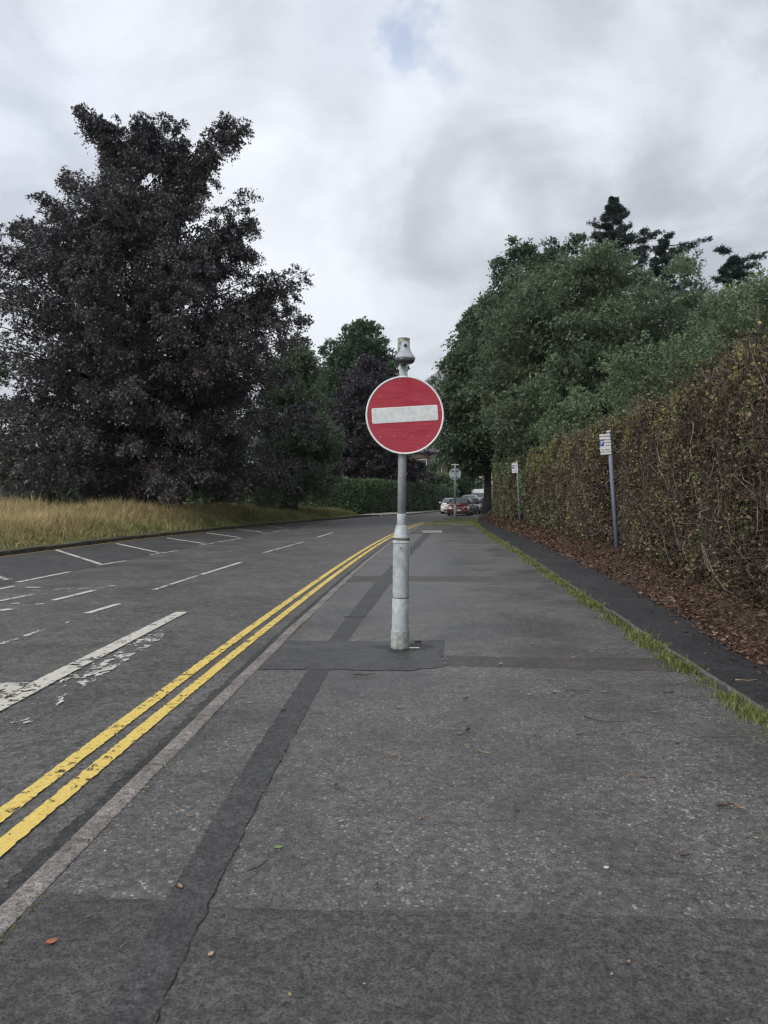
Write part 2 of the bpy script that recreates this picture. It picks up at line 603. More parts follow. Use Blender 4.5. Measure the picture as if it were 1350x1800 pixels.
def galv_mat():
    m, t, p, o = new_mat('galvanised_steel')
    v = objcoord(t)
    vs = objcoord(t, (9, 9, 1.6))
    a = noise(t, v, 14.0, 6.0, 0.65)
    b = noise(t, vs, 6.0, 5.0, 0.6, 1.0)
    c = mixcol(t, maprange(t, a, 0.3, 0.7), (0.32, 0.355, 0.375), (0.52, 0.56, 0.57))
    c = mixcol(t, maprange(t, b, 0.55, 0.72, 0, 0.65), c, (0.44, 0.46, 0.44))
    sp = noise(t, v, 60.0, 3.0, 0.6)
    c = mixcol(t, maprange(t, sp, 0.66, 0.74, 0, 0.6), c, (0.07, 0.065, 0.06))
    L(t, c, p.inputs['Base Color'])
    p.inputs['Metallic'].default_value = 0.1
    L(t, maprange(t, a, 0.3, 0.7, 0.45, 0.68), p.inputs['Roughness'])
    bump(t, p, a, 0.25, 0.004)
    return m


M['galv'] = galv_mat()
M['galv_dull'] = simple_mat('weathered_grey_steel', (0.38, 0.41, 0.44), 0.6, 0.1, 0.2, 10, 0.2)
M['post_blue'] = simple_mat('blue_grey_post', (0.26, 0.30, 0.38), 0.5, 0.2, 0.25, 10, 0.15, (6, 6, 1.5))
M['base_scuffed'] = simple_mat('lime_stained_steel', (0.36, 0.385, 0.36), 0.75, 0.1, 0.3, 22, 0.5)
M['rust'] = simple_mat('rusty_rim', (0.16, 0.11, 0.07), 0.85, 0.0, 0.4, 30, 0.5)
M['lamp_grey'] = simple_mat('grey_lamp_plastic', (0.36, 0.385, 0.42), 0.45, 0.0, 0.10, 14)
M['black'] = simple_mat('black_plastic', (0.02, 0.02, 0.022), 0.4, 0.0, 0.2)
M['dark_lens'] = simple_mat('smoked_lens', (0.05, 0.055, 0.065), 0.15, 0.0, 0.1)
M['white_plain'] = simple_mat('white_sign_sheet', (0.82, 0.82, 0.81), 0.45, 0.0, 0.06, 14)
M['sign_back'] = simple_mat('grey_sign_back', (0.38, 0.42, 0.44), 0.55, 0.3, 0.12, 6)


def sign_red():
    m, t, p, o = new_mat('faded_red_sheeting')
    v = objcoord(t, (1.6, 1, 26))
    a = noise(t, v, 2.2, 8.0, 0.72, 0.2)
    v2 = objcoord(t)
    b = noise(t, v2, 3.5, 4.0, 0.6)
    c = mixcol(t, maprange(t, a, 0.36, 0.66), (0.25, 0.014, 0.028), (0.34, 0.034, 0.052))
    c = mixcol(t, maprange(t, a, 0.60, 0.72, 0, 0.35), c, (0.44, 0.10, 0.125))
    c = mixcol(t, maprange(t, b, 0.45, 0.75, 0, 0.45), c, (0.26, 0.03, 0.05))
    sp = noise(t, v2, 42.0, 2.0, 0.5)
    c = mixcol(t, maprange(t, sp, 0.76, 0.80, 0, 0.8), c, (0.6, 0.45, 0.42))
    L(t, c, p.inputs['Base Color'])
    L(t, maprange(t, a, 0.3, 0.7, 0.38, 0.6), p.inputs['Roughness'])
    return m


def sign_white():
    m, t, p, o = new_mat('stained_white_sheeting')
    v = objcoord(t)
    a = noise(t, v, 11.0, 4.0, 0.55, 1.2)
    b = noise(t, v, 38.0, 3.0, 0.6)
    c = mixcol(t, maprange(t, a, 0.35, 0.65), (0.60, 0.63, 0.62), (0.76, 0.78, 0.77))
    c = mixcol(t, maprange(t, b, 0.68, 0.78, 0, 0.5), c, (0.33, 0.25, 0.15))
    L(t, c, p.inputs['Base Color'])
    p.inputs['Roughness'].default_value = 0.45
    return m


M['red'] = sign_red()
M['bar_white'] = sign_white()
M['bark'] = simple_mat('grey_bark', (0.075, 0.065, 0.055), 0.9, 0, 0.35, 6, 0.8, (3, 3, 0.6))
M['bark_dark'] = simple_mat('dark_bark', (0.035, 0.030, 0.028), 0.9, 0, 0.35, 6, 0.8, (3, 3, 0.6))
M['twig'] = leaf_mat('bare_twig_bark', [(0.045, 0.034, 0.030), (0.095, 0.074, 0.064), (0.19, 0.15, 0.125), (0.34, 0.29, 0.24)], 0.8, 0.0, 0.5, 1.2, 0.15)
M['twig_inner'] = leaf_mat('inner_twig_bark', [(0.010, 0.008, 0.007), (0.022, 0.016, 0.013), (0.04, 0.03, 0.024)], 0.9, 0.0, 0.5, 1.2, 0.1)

LEAF = {
    'copper': leaf_mat('copper_beech_leaf', [(0.0479, 0.0582, 0.0725), (0.0687, 0.0749, 0.0867), (0.0999, 0.0917, 0.089), (0.1508, 0.1176, 0.1007), (0.1228, 0.1454, 0.1078)], 0.42, 0.2, 0.9, 0.35, 0.6),
    'purple': leaf_mat('purple_plum_leaf', [(0.0442, 0.0408, 0.0517), (0.0618, 0.0544, 0.0656), (0.0883, 0.0767, 0.0874), (0.1214, 0.1113, 0.1143)], 0.5, 0.12, 0.8, 0.4, 0.4),
    'olive': leaf_mat('olive_green_leaf', [(0.1135, 0.1588, 0.1029), (0.174, 0.242, 0.1452), (0.2572, 0.3177, 0.189), (0.3478, 0.3782, 0.2192)], 0.5, 0.38, 0.8, 0.5),
    'midgreen': leaf_mat('mid_green_leaf', [(0.0473, 0.0829, 0.0517), (0.0788, 0.1364, 0.0747), (0.1104, 0.1806, 0.0948), (0.1498, 0.2073, 0.1149)], 0.5, 0.38, 0.8, 0.35),
    'ash': leaf_mat('grey_green_ash_leaf', [(0.0739, 0.1093, 0.0702), (0.1194, 0.1695, 0.1054), (0.1763, 0.2295, 0.1426), (0.2387, 0.2897, 0.1646), (0.3637, 0.3061, 0.1317)], 0.45, 0.38, 0.85, 0.45),
    'darkgreen': leaf_mat('dark_green_leaf', [(0.0416, 0.0676, 0.0468), (0.0676, 0.1092, 0.0676), (0.1092, 0.1625, 0.091), (0.169, 0.2015, 0.104), (0.247, 0.1755, 0.0975)], 0.5, 0.2, 0.85, 0.4),
    'conifer': leaf_mat('conifer_needles', [(0.0208, 0.039, 0.0364), (0.0338, 0.0598, 0.0494), (0.052, 0.0858, 0.0676)], 0.55, 0.05, 0.8, 0.5, 0.3),
    'shrub': leaf_mat('pale_shrub_leaf', [(0.0601, 0.0929, 0.0503), (0.1037, 0.153, 0.0787), (0.1693, 0.2294, 0.1202), (0.2513, 0.3168, 0.1639), (0.3605, 0.3933, 0.2076)], 0.42, 0.3, 0.8, 0.6),
    'hedge': leaf_mat('clipped_hedge_leaf', [(0.0412, 0.0716, 0.0386), (0.0713, 0.124, 0.0579), (0.1109, 0.1791, 0.0758), (0.1584, 0.2272, 0.0964)], 0.45, 0.2, 0.7, 0.8),
    'brown': leaf_mat('dead_beech_leaf', [(0.0848, 0.0612, 0.0438), (0.1515, 0.104, 0.0691), (0.2302, 0.1591, 0.1037), (0.3272, 0.2447, 0.1613), (0.5089, 0.416, 0.2766)], 0.6, 0.2, 0.6, 1.0, 0.25),
    'lime': leaf_mat('fresh_beech_leaf', [(0.126, 0.1575, 0.0473), (0.231, 0.2625, 0.0788), (0.357, 0.378, 0.1155), (0.504, 0.504, 0.1785)], 0.45, 0.35, 0.5, 1.0),
    'oldgreen': leaf_mat('tired_green_leaf', [(0.0625, 0.0725, 0.0375), (0.1125, 0.125, 0.0625), (0.1875, 0.2, 0.1), (0.3, 0.3, 0.1625)], 0.5, 0.25, 0.6, 1.0, 0.3),
    'litter': leaf_mat('fallen_leaf', [(0.0394, 0.0267, 0.0215), (0.0827, 0.0489, 0.0352), (0.1417, 0.0818, 0.0548), (0.2125, 0.1422, 0.0978), (0.3621, 0.3021, 0.2346)], 0.65, 0.0, 0.5, 1.4, 0.25),
    'straw': leaf_mat('dry_grass', [(0.22, 0.20, 0.09), (0.42, 0.34, 0.17), (0.62, 0.48, 0.27), (0.78, 0.64, 0.40)], 0.6, 0.25, 0.9, 0.35, 0.25),
    'grass': leaf_mat('green_grass', [(0.0883, 0.1202, 0.0365), (0.1641, 0.1966, 0.0628), (0.265, 0.295, 0.097), (0.4794, 0.3933, 0.1941)], 0.5, 0.3, 0.7, 0.9, 0.3),
}

# ------------------------------------------------------------------ ground, road, footway
M['soil'] = simple_mat('grassy_soil', (0.06, 0.075, 0.03), 0.95, 0, 0.35, 0.3, 0.3)
g = np_mesh('ground', [(-5200, -600, -.13), (5200, -600, -.13), (5200, 7400, -.13), (-5200, 7400, -.13)], [[0, 1, 2, 3]])
tag(link('ground', g, M['soil']), kind='structure', label='grassy ground stretching away under and beyond the street')

road = link('road', np_mesh('road', [(-15, -20, ROAD_Z), (30, -20, ROAD_Z), (30, 150, ROAD_Z), (-15, 150, ROAD_Z)], [[0, 1, 2, 3]]), M['road'])
tag(road, kind='structure', label='worn grey asphalt road curving away to the right')

# darker parking bay surface beside the far kerb
BAYLINE = curve_fn([(-5, -6.9), (13.5, -6.68), (16.76, -6.43), (19.7, -6.2), (23.6, -5.85), (27.8, -5.34), (30.7, -5.0), (35, -4.3), (42, -2.9), (50, -1.1)], 1.5)
link('parking_bay_surface', strip_mesh('bay', lambda y: LEFTK(y) - .2, lambda y: BAYLINE(y), -15, 42, ROAD_Z + .004, 0.5), M['bay'], road)

NOSE_Y = 52.0
foot = link('footway', strip_mesh('footway', lambda y: KERB(y) + 0.11, lambda y: STRIP(y) - .0, -8, 38.0, 0.0, 0.5), M['footway'])
tag(foot, kind='structure', label='broad damp asphalt footway patched with darker trenches')


def mark(name, fa, fb, y0, y1, mat, z=ROAD_Z + .008, parent=road, amp=0.005, step=0.03):
    ys = np.arange(y0, y1 + 1e-6, step)
    L_ = [(float(fa(y)) + random.uniform(-amp, amp), float(y)) for y in ys]
    R_ = [(float(fb(y)) + random.uniform(-amp, amp), float(y)) for y in ys]
    v = []
    for (a, y), (b, _) in zip(L_, R_):
        v += [(a, y, z), (b, y, z)]
    f = [(2 * i, 2 * i + 1, 2 * i + 3, 2 * i + 2) for i in range(len(ys) - 1)]
    return link(name, np_mesh(name, v, f), mat, parent)


o = mark('yellow_line', lambda y: KERB(y) - .375, lambda y: KERB(y) - .28, -6, 44, M['yellow'])
o['label'] = 'inner yellow line nearer the kerb'
o = mark('yellow_line', lambda y: KERB(y) - .565, lambda y: KERB(y) - .465, -6, 45, M['yellow'])
o['label'] = 'outer yellow line of the double pair'
mark('kerbside_line', lambda y: LEFTK(y) + .03, lambda y: LEFTK(y) + .14, -5, 54, M['yellow_worn'], z=ROAD_Z + .012)


def px_line(name, p0, p1, w, mat, z=ROAD_Z + .008, n=None, w1=None):
    a = Vector(gp(*p0, ROAD_Z))
    b = Vector(gp(*p1, ROAD_Z))
    d = (b - a).normalized()
    s = Vector((d.y, -d.x))
    n = n or max(2, int((b - a).length / 0.1))
    v = []
    w1 = w if w1 is None else w1
    for i in range(n + 1):
        c = a.lerp(b, i / n)
        ww = w + (w1 - w) * i / n
        j = random.uniform(-.006, .006)
        v += [(c.x - s.x * (ww / 2 + j), c.y - s.y * (ww / 2 + j), z), (c.x + s.x * (ww / 2 + j), c.y + s.y * (ww / 2 + j), z)]
    f = [(2 * i, 2 * i + 1, 2 * i + 3, 2 * i + 2) for i in range(n)]
    return link(name, np_mesh(name, v, f), mat, road)


mark('gutter_dirt_shade', lambda y: KERB(y) - .125, lambda y: KERB(y) + .02, -5, 40, M['gutter'], z=ROAD_Z + .004, amp=.02)  # dark kerbside strip: dirt plus kerb shade painted into the road colour
# thick lay-by line near the camera with its worn ghost, and the bar it joins
mark('bay_edge_line', lambda y: np.interp(y, [3, 6.5, 9.9], [-3.02, -2.93, -2.80]), lambda y: np.interp(y, [3, 6.5, 9.9], [-2.82, -2.75, -2.64]), 3.4, 9.95, M['white'], z=ROAD_Z + .012)
mark('flaked_line', lambda y: np.interp(y, [3, 6.5, 9.9], [-2.80, -2.73, -2.62]), lambda y: np.interp(y, [3, 6.5, 9.9], [-2.42, -2.44, -2.42]), 3.4, 8.6, M['white_ghost'], z=ROAD_Z + .008)
mark('bay_cross_bar', lambda y: -4.6 + 0 * y, lambda y: -2.93 + 0 * y, 5.55, 6.15, M['white_worn'], z=ROAD_Z + .016)
px_line('centre_dash', (152, 1079), (209, 1062), .10, M['white'])
px_line('centre_dash', (269, 1038), (347, 1012.5), .09, M['white_worn'])
px_line('centre_dash', (354, 1010.5), (423, 989), .10, M['white'])
px_line('centre_dash', (464, 972), (533, 953), .10, M['white_worn'])
px_line('centre_dash', (557, 945), (587, 936), .10, M['white'])
px_line('centre_dash', (0, 1133), (150, 1084), .07, M['white_ghost'])
px_line('bay_dash', (30, 1024), (126, 1005), .10, M['white'])
px_line('bay_dash', (172, 994), (222, 986), .10, M['white'])
px_line('bay_dash', (262, 976), (313, 968), .10, M['white_worn'])
px_line('bay_dash', (350, 959), (425, 946), .10, M['white_worn'])
px_line('bay_dash', (460, 939), (508, 931), .10, M['white_worn'])
px_line('bay_dash', (530, 927), (600, 917), .10, M['white_worn'])
px_line('bay_divider', (98, 967), (176, 992), .11, M['white'], ROAD_Z + .012)
px_line('bay_divider', (205, 956), (279, 972), .11, M['white'], ROAD_Z + .012)
px_line('bay_divider', (293, 946), (359, 956), .11, M['white'], ROAD_Z + .012)
px_line('bay_divider', (362, 937), (420, 945), .11, M['white'], ROAD_Z + .012)
px_line('bay_divider', (411, 930), (462, 936), .11, M['white'], ROAD_Z + .012)
px_line('bay_divider', (469, 925), (501, 929), .11, M['white_worn'], ROAD_Z + .012)
px_line('bay_divider', (-60, 1000), (17, 1020), .16, M['white_worn'], ROAD_Z + .012)
px_line('worn_mark', (93, 1056), (166, 1038), .11, M['white'])
px_line('worn_mark', (-40, 1078), (22, 1071), .16, M['white'])
px_line('worn_mark', (-30, 1063), (60, 1045), .10, M['white_worn'])
px_line('worn_mark', (45, 1033), (72, 1033), .10, M['white'])
px_line('worn_mark', (-20, 1040), (25, 1031), .09, M['white'])
px_line('worn_mark', (62, 1063), (76, 1062), .08, M['white'])
px_line('worn_mark', (20, 1062), (35, 1061), .08, M['white'])
px_line('worn_mark', (60, 1040), (205, 1030), .30, M['white_ghost'])

# patches in the footway
TL = curve_fn([(-8, -1.1), (1.5, -.80), (2.8, -.818), (3.6, -.80), (5.96, -.688), (8, -.56), (13.3, -.12), (20, .55), (30, 1.62), (34, 2.1)], 0.8)
TR = curve_fn([(-8, -.85), (1.5, -.66), (2.84, -.655), (3.47, -.627), (5.96, -.504), (8, -.36), (12.9, .13), (20, .80), (30, 1.92), (34, 2.4)], 0.8)
pts = [(-1.75, -7.5), (2.0, -7.5), (2.40, 2.56), (1.37, 2.62), (.3, 2.67), (-.68, 2.70), (-.82, 2.74), (float(KERB(2.78)) + .112, 2.80), (float(KERB(0)) + .112, 0)]
o = link('resurfaced_patch', poly_sheet('p', rough_poly(pts, 0, .008), .0015), M['footway_fine'], foot)
mark('trench_patch', TL, TR, -7, 31, M['trench'], z=.003, parent=foot, amp=.007)
pts = [(float(KERB(6.4)) + .112, 6.4), (-.55, 6.42), (.2, 6.36), (.52, 6.50), (.56, 7.0), (.63, 7.72), (-.3, 7.66), (float(KERB(7.7)) + .112, 7.70)]
link('square_patch', poly_sheet('p', rough_poly(pts, 0, .02), .0045), M['patch'], foot)
pts = [(.54, 6.55), (1.2, 6.5), (float(STRIP(6.4)) - .05, 6.33), (float(STRIP(6.9)) - .05, 6.86), (1.3, 6.9), (.58, 6.98)]
link('cross_trench', poly_sheet('p', rough_poly(pts, 0, .02), .0015), M['patch_brown'], foot)
pts = [(float(KERB(13)) + .115, 13.05), (1.2, 13.1), (float(STRIP(13)) - .05, 13.0), (float(STRIP(14)) - .05, 13.75), (1.2, 13.95), (float(KERB(14)) + .115, 14.0)]
link('cross_trench', poly_sheet('p', rough_poly(pts, 0, .03), .0015), M['patch_brown'], foot)
pts = [(float(KERB(30)) + .13, 29.5), (3.6, 30.2), (3.9, 37.6), (float(KERB(37.5)) + .13, 37.6)]
link('far_patch', poly_sheet('p', rough_poly(pts, 0, .02, .3), .0015), M['patch'], foot)
# cracks along the trench edge
cr = []
for y in np.arange(1.9, 5.2, .045):
    cr.append((float(TR(y)) + .004 + random.uniform(-.009, .009), y, .0045))
cr = np.array(cr)
w = np.full(len(cr), .0016) * RNG.uniform(.1, 1.6, len(cr))
v = np.stack([cr - np.array([1, 0, 0]) * w[:, None], cr + np.array([1, 0, 0]) * w[:, None]], 1).reshape(-1, 3)
f = [(2 * i, 2 * i + 1, 2 * i + 3, 2 * i + 2) for i in range(len(cr) - 1)]
link('crack', np_mesh('crack', v, f), simple_mat('crack_dirt', (0.008, 0.008, 0.007), 1.0), foot)
link('inspection_cover', poly_sheet('cover', [(1.58, 30.4), (2.42, 30.4), (2.52, 32.6), (1.68, 32.6)], .012), M['cover'], foot)

# mossy sett nose of the island
def setts_mat():
    m, t, p, o = new_mat('mossy_setts')
    v = objcoord(t)
    vo = N(t, 'ShaderNodeTexVoronoi', feature='DISTANCE_TO_EDGE', i_Scale=7.0)
    L(t, v, vo.inputs['Vector'])
    e = maprange(t, vo.outputs['Distance'], 0.02, 0.12)
    n = noise(t, v, .8, 5.0, .6)
    st = mixcol(t, noise(t, v, 12.0, 3.0), (0.13, 0.12, 0.10), (0.34, 0.32, 0.27))
    c = mixcol(t, e, (0.05, 0.07, 0.02), st)
    c = mixcol(t, maprange(t, n, .42, .60), c, (0.12, 0.125, 0.06))
    L(t, c, p.inputs['Base Color'])
    p.inputs['Roughness'].default_value = .9
    bump(t, p, e, .8, .02)
    return m


M['setts'] = setts_mat()
pts = [(float(KERB(y)) + .11, y) for y in np.arange(37.9, 48.1, 1.0)] + [(4.1, 50.0), (5.0, 51.3), (6.1, 51.3), (6.6, 50.2)]
pts += [(float(STRIP(y)) + .05, y) for y in np.arange(48, 37.8, -1.0)]
isl = link('traffic_island', poly_sheet('island', pts, .008), M['setts'])
tag(isl, kind='structure', label='mossy stone island nose at the far end of the footway')

path = link('path', strip_mesh('path', lambda y: STRIP(y) + .11, lambda y: LITTER(y) + .16, -8, 62, .014, 0.5), M['path'])
tag(path, kind='structure', label='narrow dark asphalt path beside the brown hedge')

# ------------------------------------------------------------------ kerbs (one stone at a time)
def kerb_run(name, fx, y0, y1, width, top, depth, mat, side, label, ln=.915, gap=.018, jit=.004, mossy=None):
    root = empty(name, (0, 0, 0), label=label, kind='structure')
    base = box_mesh('kerb_stone', (1, 1, 1), 0.0)
    me = box_mesh('kerb_stone', (width, ln - gap, depth), .012, (0, 0, -depth / 2), 2)
    me.materials.append(mat)
    y = y0
    i = 0
    while y < y1:
        xa, xb = float(fx(y)), float(fx(y + ln * .985))
        ang = math.atan2(xb - xa, ln)
        L_ = math.hypot(xb - xa, ln)
        yc = y + ln / 2 * math.cos(ang)
        o = bpy.data.objects.new('kerb_stone', me)
        COL.objects.link(o)
        o.parent = root
        o.location = ((xa + xb) / 2 + side * width / 2 + random.uniform(-jit, jit), yc, top + random.uniform(-jit, jit))
        o.rotation_euler = (random.uniform(-.004, .004), 0, -ang + random.uniform(-.006, .006))
        y += ln * math.cos(ang)
        i += 1
    bpy.data.meshes.remove(base)
    return root


kerb_run('kerb', KERB, -5.0, 50, .11, .006, .2, M['kerb'], 1, 'pale worn concrete kerb between the yellow lines and the footway')
kerb_run('path_edging', lambda y: STRIP(y) + .06, -5, 49, .045, .024, .2, M['edging'], 1, 'thin concrete edging half buried in the grass strip', jit=.008)
kerb_run('verge_kerb', LEFTK, 4, 58, .14, .07, .3, M['kerb_dark'], -1, 'dark mossy kerb in front of the long dry grass', jit=.01)

# moss and dirt line at the back of the kerb
n = 2600
ys = 1.5 + RNG.uniform(0, 1, n) ** 1.6 * 18
xs = KERB(ys) + .115 + np.abs(RNG.normal(0, .012, n))
sel = (np.sin(ys * 3.1) + np.sin(ys * 7.7 + 1) + RNG.normal(0, .6, n)) > .3
ys, xs = ys[sel], xs[sel]
n = len(ys)
pos = np.stack([xs, ys, np.full(n, .002)], 1)
ax = nrm(np.stack([RNG.normal(0, 1, n), RNG.normal(0, 1, n), RNG.uniform(.2, 1.6, n)], 1))
v, f = leaf_quads(pos, ax, RNG.normal(0, 1, (n, 3)), RNG.uniform(.005, .013, n), RNG.uniform(.004, .008, n))
tag(link('moss', np_mesh('moss', v, f, RNG.uniform(0, .6, n)), LEAF['grass']), kind='stuff', label='thin line of moss along the back of the kerb')

# ------------------------------------------------------------------ verge
def verge_z(d, y):
    """height of the verge at distance d behind the kerb"""
    return .06 + .62 * (1 - np.exp(-np.maximum(d, 0) / 2.6)) * np.interp(y, [0, 50, 58], [1, .95, .5]) + .05 * np.sin(d * 1.3 + y * .7) * np.clip(d / 2, 0, 1)


def verge_zfun(X, Y, T):
    return verge_z(LEFTK(Y) - .14 - X, Y)


ys = np.linspace(-15, 58, 74)
ds = np.array([0, .4, .9, 1.5, 2.3, 3.3, 5, 8, 13, 20, 35, 60, 100])
DX, YY = np.meshgrid(ds, ys)
XX = LEFTK(YY) - .13 - DX
v = np.stack([XX, YY, verge_z(DX, YY)], -1).reshape(-1, 3)
idx = np.arange(v.shape[0]).reshape(len(ys), len(ds))
q = np.stack([idx[:-1, 1:], idx[:-1, :-1], idx[1:, :-1], idx[1:, 1:]], -1).reshape(-1, 4)
M['verge'] = simple_mat('verge_turf', (0.10, 0.10, 0.045), 0.95, 0, 0.4, 0.5, 0.4)
tag(link('verge', np_mesh('verge', v, q), M['verge'], None, True), kind='structure', label='grassy verge rising behind the far kerb')
# turf beyond the verge, under the trees
tag(link('park_ground', np_mesh('pg', [(-110, 57.9, .45), (-2.6, 57.9, .3), (-1.0, 66, .02), (9.5, 96, .02), (16, 130, .02), (-110, 130, .5)], [[0, 1, 2, 3, 4, 5]]), M['verge']),
    kind='structure', label='turf under the far trees behind the green hedge')


def blades(name, x, y, z, h, wd, lean, attr, mat, seg=2, kind='stuff', label=None):
    n = len(x)
    az = RNG.uniform(0, 2 * np.pi, n)
    la = RNG.uniform(0, 2 * np.pi, n)
    side = np.stack([np.cos(az), np.sin(az), 0 * az], 1)
    ld = np.stack([np.cos(la), np.sin(la), 0 * la], 1) * (lean * RNG.uniform(.2, 1, n))[:, None]
    b = np.stack([x, y, z], 1)
    ww = np.asarray(wd)[:, None] * np.ones((n, 1)) / 2
    hh = np.asarray(h)[:, None] * np.ones((n, 1))
    up = np.array([[0, 0, 1.]])
    mid = b + up * hh * .55 + ld * hh * .3
    tip = b + up * hh * (1 - .25 * np.linalg.norm(ld, axis=1, keepdims=True)) + ld * hh
    v = np.stack([b - side * ww, b + side * ww, mid - side * ww * .8, mid + side * ww * .8, tip], 1).reshape(-1, 3)
    i = np.arange(n)[:, None] * 5
    q = i + np.array([[0, 1, 3, 2]])
    t = i + np.array([[2, 3, 4]])
    me = np_mesh(name, v, [q, t], np.concatenate([attr, attr]))
    o = link(name, me, mat)
    return tag(o, label, kind=kind)


# long dry grass
n = 120000
ys = 13 + RNG.uniform(0, 1, n) ** 1.15 * 44
d = RNG.gamma(1.7, 2.2, n)
d = d[:n] % 14
xs = LEFTK(ys) - .12 - d
cl = np.sin(xs * 1.7 + np.sin(ys * .9) * 2) * np.sin(ys * 1.1 + 1.3) + .5 * np.sin(xs * 4.1 + ys * 3.3)
big = np.sin(xs * .55 + 1.1 * np.sin(ys * .43)) * np.sin(ys * .61 + .8) + .6 * np.sin(xs * 1.3 - ys * .9)
h = np.interp(d, [0, .5, 1.6, 4, 14], [.12, .26, .52, .68, .60]) * (1 + .38 * big) * RNG.uniform(.5, 1.25, n) * (1 + .22 * cl) * np.interp(ys, [13, 34, 46, 57], [1, .9, .6, .6])
gr = RNG.uniform(0, 1, n)
green = (gr < np.interp(d, [0, 1.0, 2.2, 9], [.62, .38, .07, .15]) * 1.0 + np.interp(ys, [25, 36, 45], [0, .25, .6])) | (cl + .6 * big < -.95)
at = np.clip(RNG.normal(.55, .22, n) + cl * .15 + big * .14, 0, 1)
for nm, s_, mt, lb in (('dry_grass', ~green, LEAF['straw'], 'long straw coloured grass on the far verge'), ('grass', green, LEAF['grass'], 'green grass among the dry stalks along the far kerb')):
    blades(nm, xs[s_], ys[s_], verge_z(d[s_], ys[s_]) - .02, h[s_], RNG.uniform(.010, .024, s_.sum()) * np.interp(ys[s_], [13, 50], [1, 1.7]), .75, at[s_], mt, label=lb)
# seed stalks
n = 2500
ys = 14 + RNG.uniform(0, 1, n) * 30
d = 1 + RNG.gamma(2, 1.6, n)
xs = LEFTK(ys) - .12 - d
blades('seed_stalks', xs, ys, verge_z(d, ys), RNG.uniform(.6, 1.05, n), np.full(n, .012), .45, RNG.uniform(.5, 1, n), LEAF['straw'], label='tall thin seed stalks above the dry grass')

# grass strip along the path edging
n = 26000
ys = 2 + RNG.uniform(0, 1, n) ** 1.9 * 47
cl = np.sin(ys * 5.1) * .5 + np.sin(ys * 13.7 + 2) * .5 + np.sin(ys * 1.9) * .4
keep = RNG.uniform(0, 1, n) < np.clip(.58 + .6 * cl, .12, 1)
ys, cl = ys[keep], cl[keep]
n = len(ys)
xs = STRIP(ys) + RNG.normal(-.035, .055 + .02 * cl, n)
h = RNG.uniform(.022, .078, n) * (1 + .5 * cl) * np.interp(ys, [2, 12, 49], [1, .9, .9])
blades('grass_strip', xs, ys, np.full(n, .0), h, RNG.uniform(.0035, .008, n) * np.interp(ys, [2, 49], [1, 4.5]), 1.0, RNG.uniform(0, 1, n) ** 1.2, LEAF['grass'],
       label='bright green grass growing along the edge of the dark path')
# tufts on the island nose
n = 4500
ys = RNG.uniform(38, 51, n)
xs = KERB(np.minimum(ys, 48)) + .2 + RNG.uniform(0, 1, n) * (STRIP(np.minimum(ys, 48)) - KERB(np.minimum(ys, 48)) - .2)
kk = (np.sin(xs * 2.3 + ys) + np.sin(ys * 1.4 - xs) + RNG.normal(0, .7, n) + np.interp(ys, [38, 44, 51], [-1.2, .2, .8])) > .1
kk &= ~((ys > 48) & ((xs < 4.2) | (xs > 6.2)))
blades('island_grass', xs[kk], ys[kk], np.full(kk.sum(), 0.), RNG.uniform(.03, .09, kk.sum()), np.full(kk.sum(), .03), .9, RNG.uniform(0, 1, kk.sum()), LEAF['grass'],
       label='short mossy grass on the far island nose')

# ------------------------------------------------------------------ leaf litter bank
def bank_z(t, y):
    return .019 + .33 * np.clip(t, 0, 1.0) ** 1.3 * np.interp(y, [0, 7, 14, 60], [.6, .75, 1, 1])


def bank_fun(X, Y, T):
    tt = (X - LITTER(Y)) / HOFF(Y)
    return bank_z(tt, Y) + .03 * np.sin(X * 9 + Y * 5) * np.sin(Y * 7.3) * np.clip(tt, 0, 1)


M['humus'] = simple_mat('leaf_mould', (0.05, 0.03, 0.02), 0.95, 0, 0.5, 14, 0.8)
tag(link('earth_bank', strip_mesh('bank', lambda y: LITTER(y) + .02, lambda y: LITTER(y) + 5.0, -6, 62, 0, .25, 24, bank_fun), M['humus'], None, True),
    kind='structure', label='low earth bank under the brown hedge')
n = 80000
ys = 3 + RNG.uniform(0, 1, n) ** 1.8 * 48
t_ = RNG.uniform(0, 1, n) * 1.3
rag = .14 * np.sin(ys * 2.3) + .08 * np.sin(ys * 5.9 + 1) + .05 * np.sin(ys * 13)
t_ = t_ - .06 + np.where(t_ < .3, rag * .5, 0)
xs = LITTER(ys) + t_ * HOFF(ys)
stray = RNG.uniform(0, 1, n) < .02
xs = np.where(stray, LITTER(ys) - RNG.exponential(.12, n), xs)
tt = (xs - LITTER(ys)) / HOFF(ys)
zs = np.where(tt > 0.02 / HOFF(ys), bank_z(tt, ys) + .03 * np.sin(xs * 9 + ys * 5) * np.sin(ys * 7.3) * np.clip(tt, 0, 1), .018) + RNG.uniform(0, .022, n)
sz = np.interp(ys, [3, 12, 50], [.032, .042, .09]) * np.clip(RNG.lognormal(-.1, .45, n), .3, 2.2)
bare = (np.sin(xs * 7.1 + ys * 2.2) * np.sin(ys * 3.7 + xs) > .55) & (RNG.uniform(0, 1, n) < .75)
sz = np.where(bare, sz * .35, sz)
ax = np.stack([RNG.normal(0, 1, n), RNG.normal(0, 1, n), RNG.normal(0, .35, n)], 1)
nn = np.stack([RNG.normal(0, .5, n), RNG.normal(0, .5, n), np.ones(n)], 1)
v, f = leaf_quads(np.stack([xs, ys, zs], 1), ax, nn, sz, sz * RNG.uniform(.12, .65, n))
tag(link('fallen_leaves', np_mesh('litter', v, f, RNG.uniform(0, 1, n) ** 1.1), LEAF['litter']), kind='stuff', label='rust brown leaf litter heaped along the foot of the hedge')
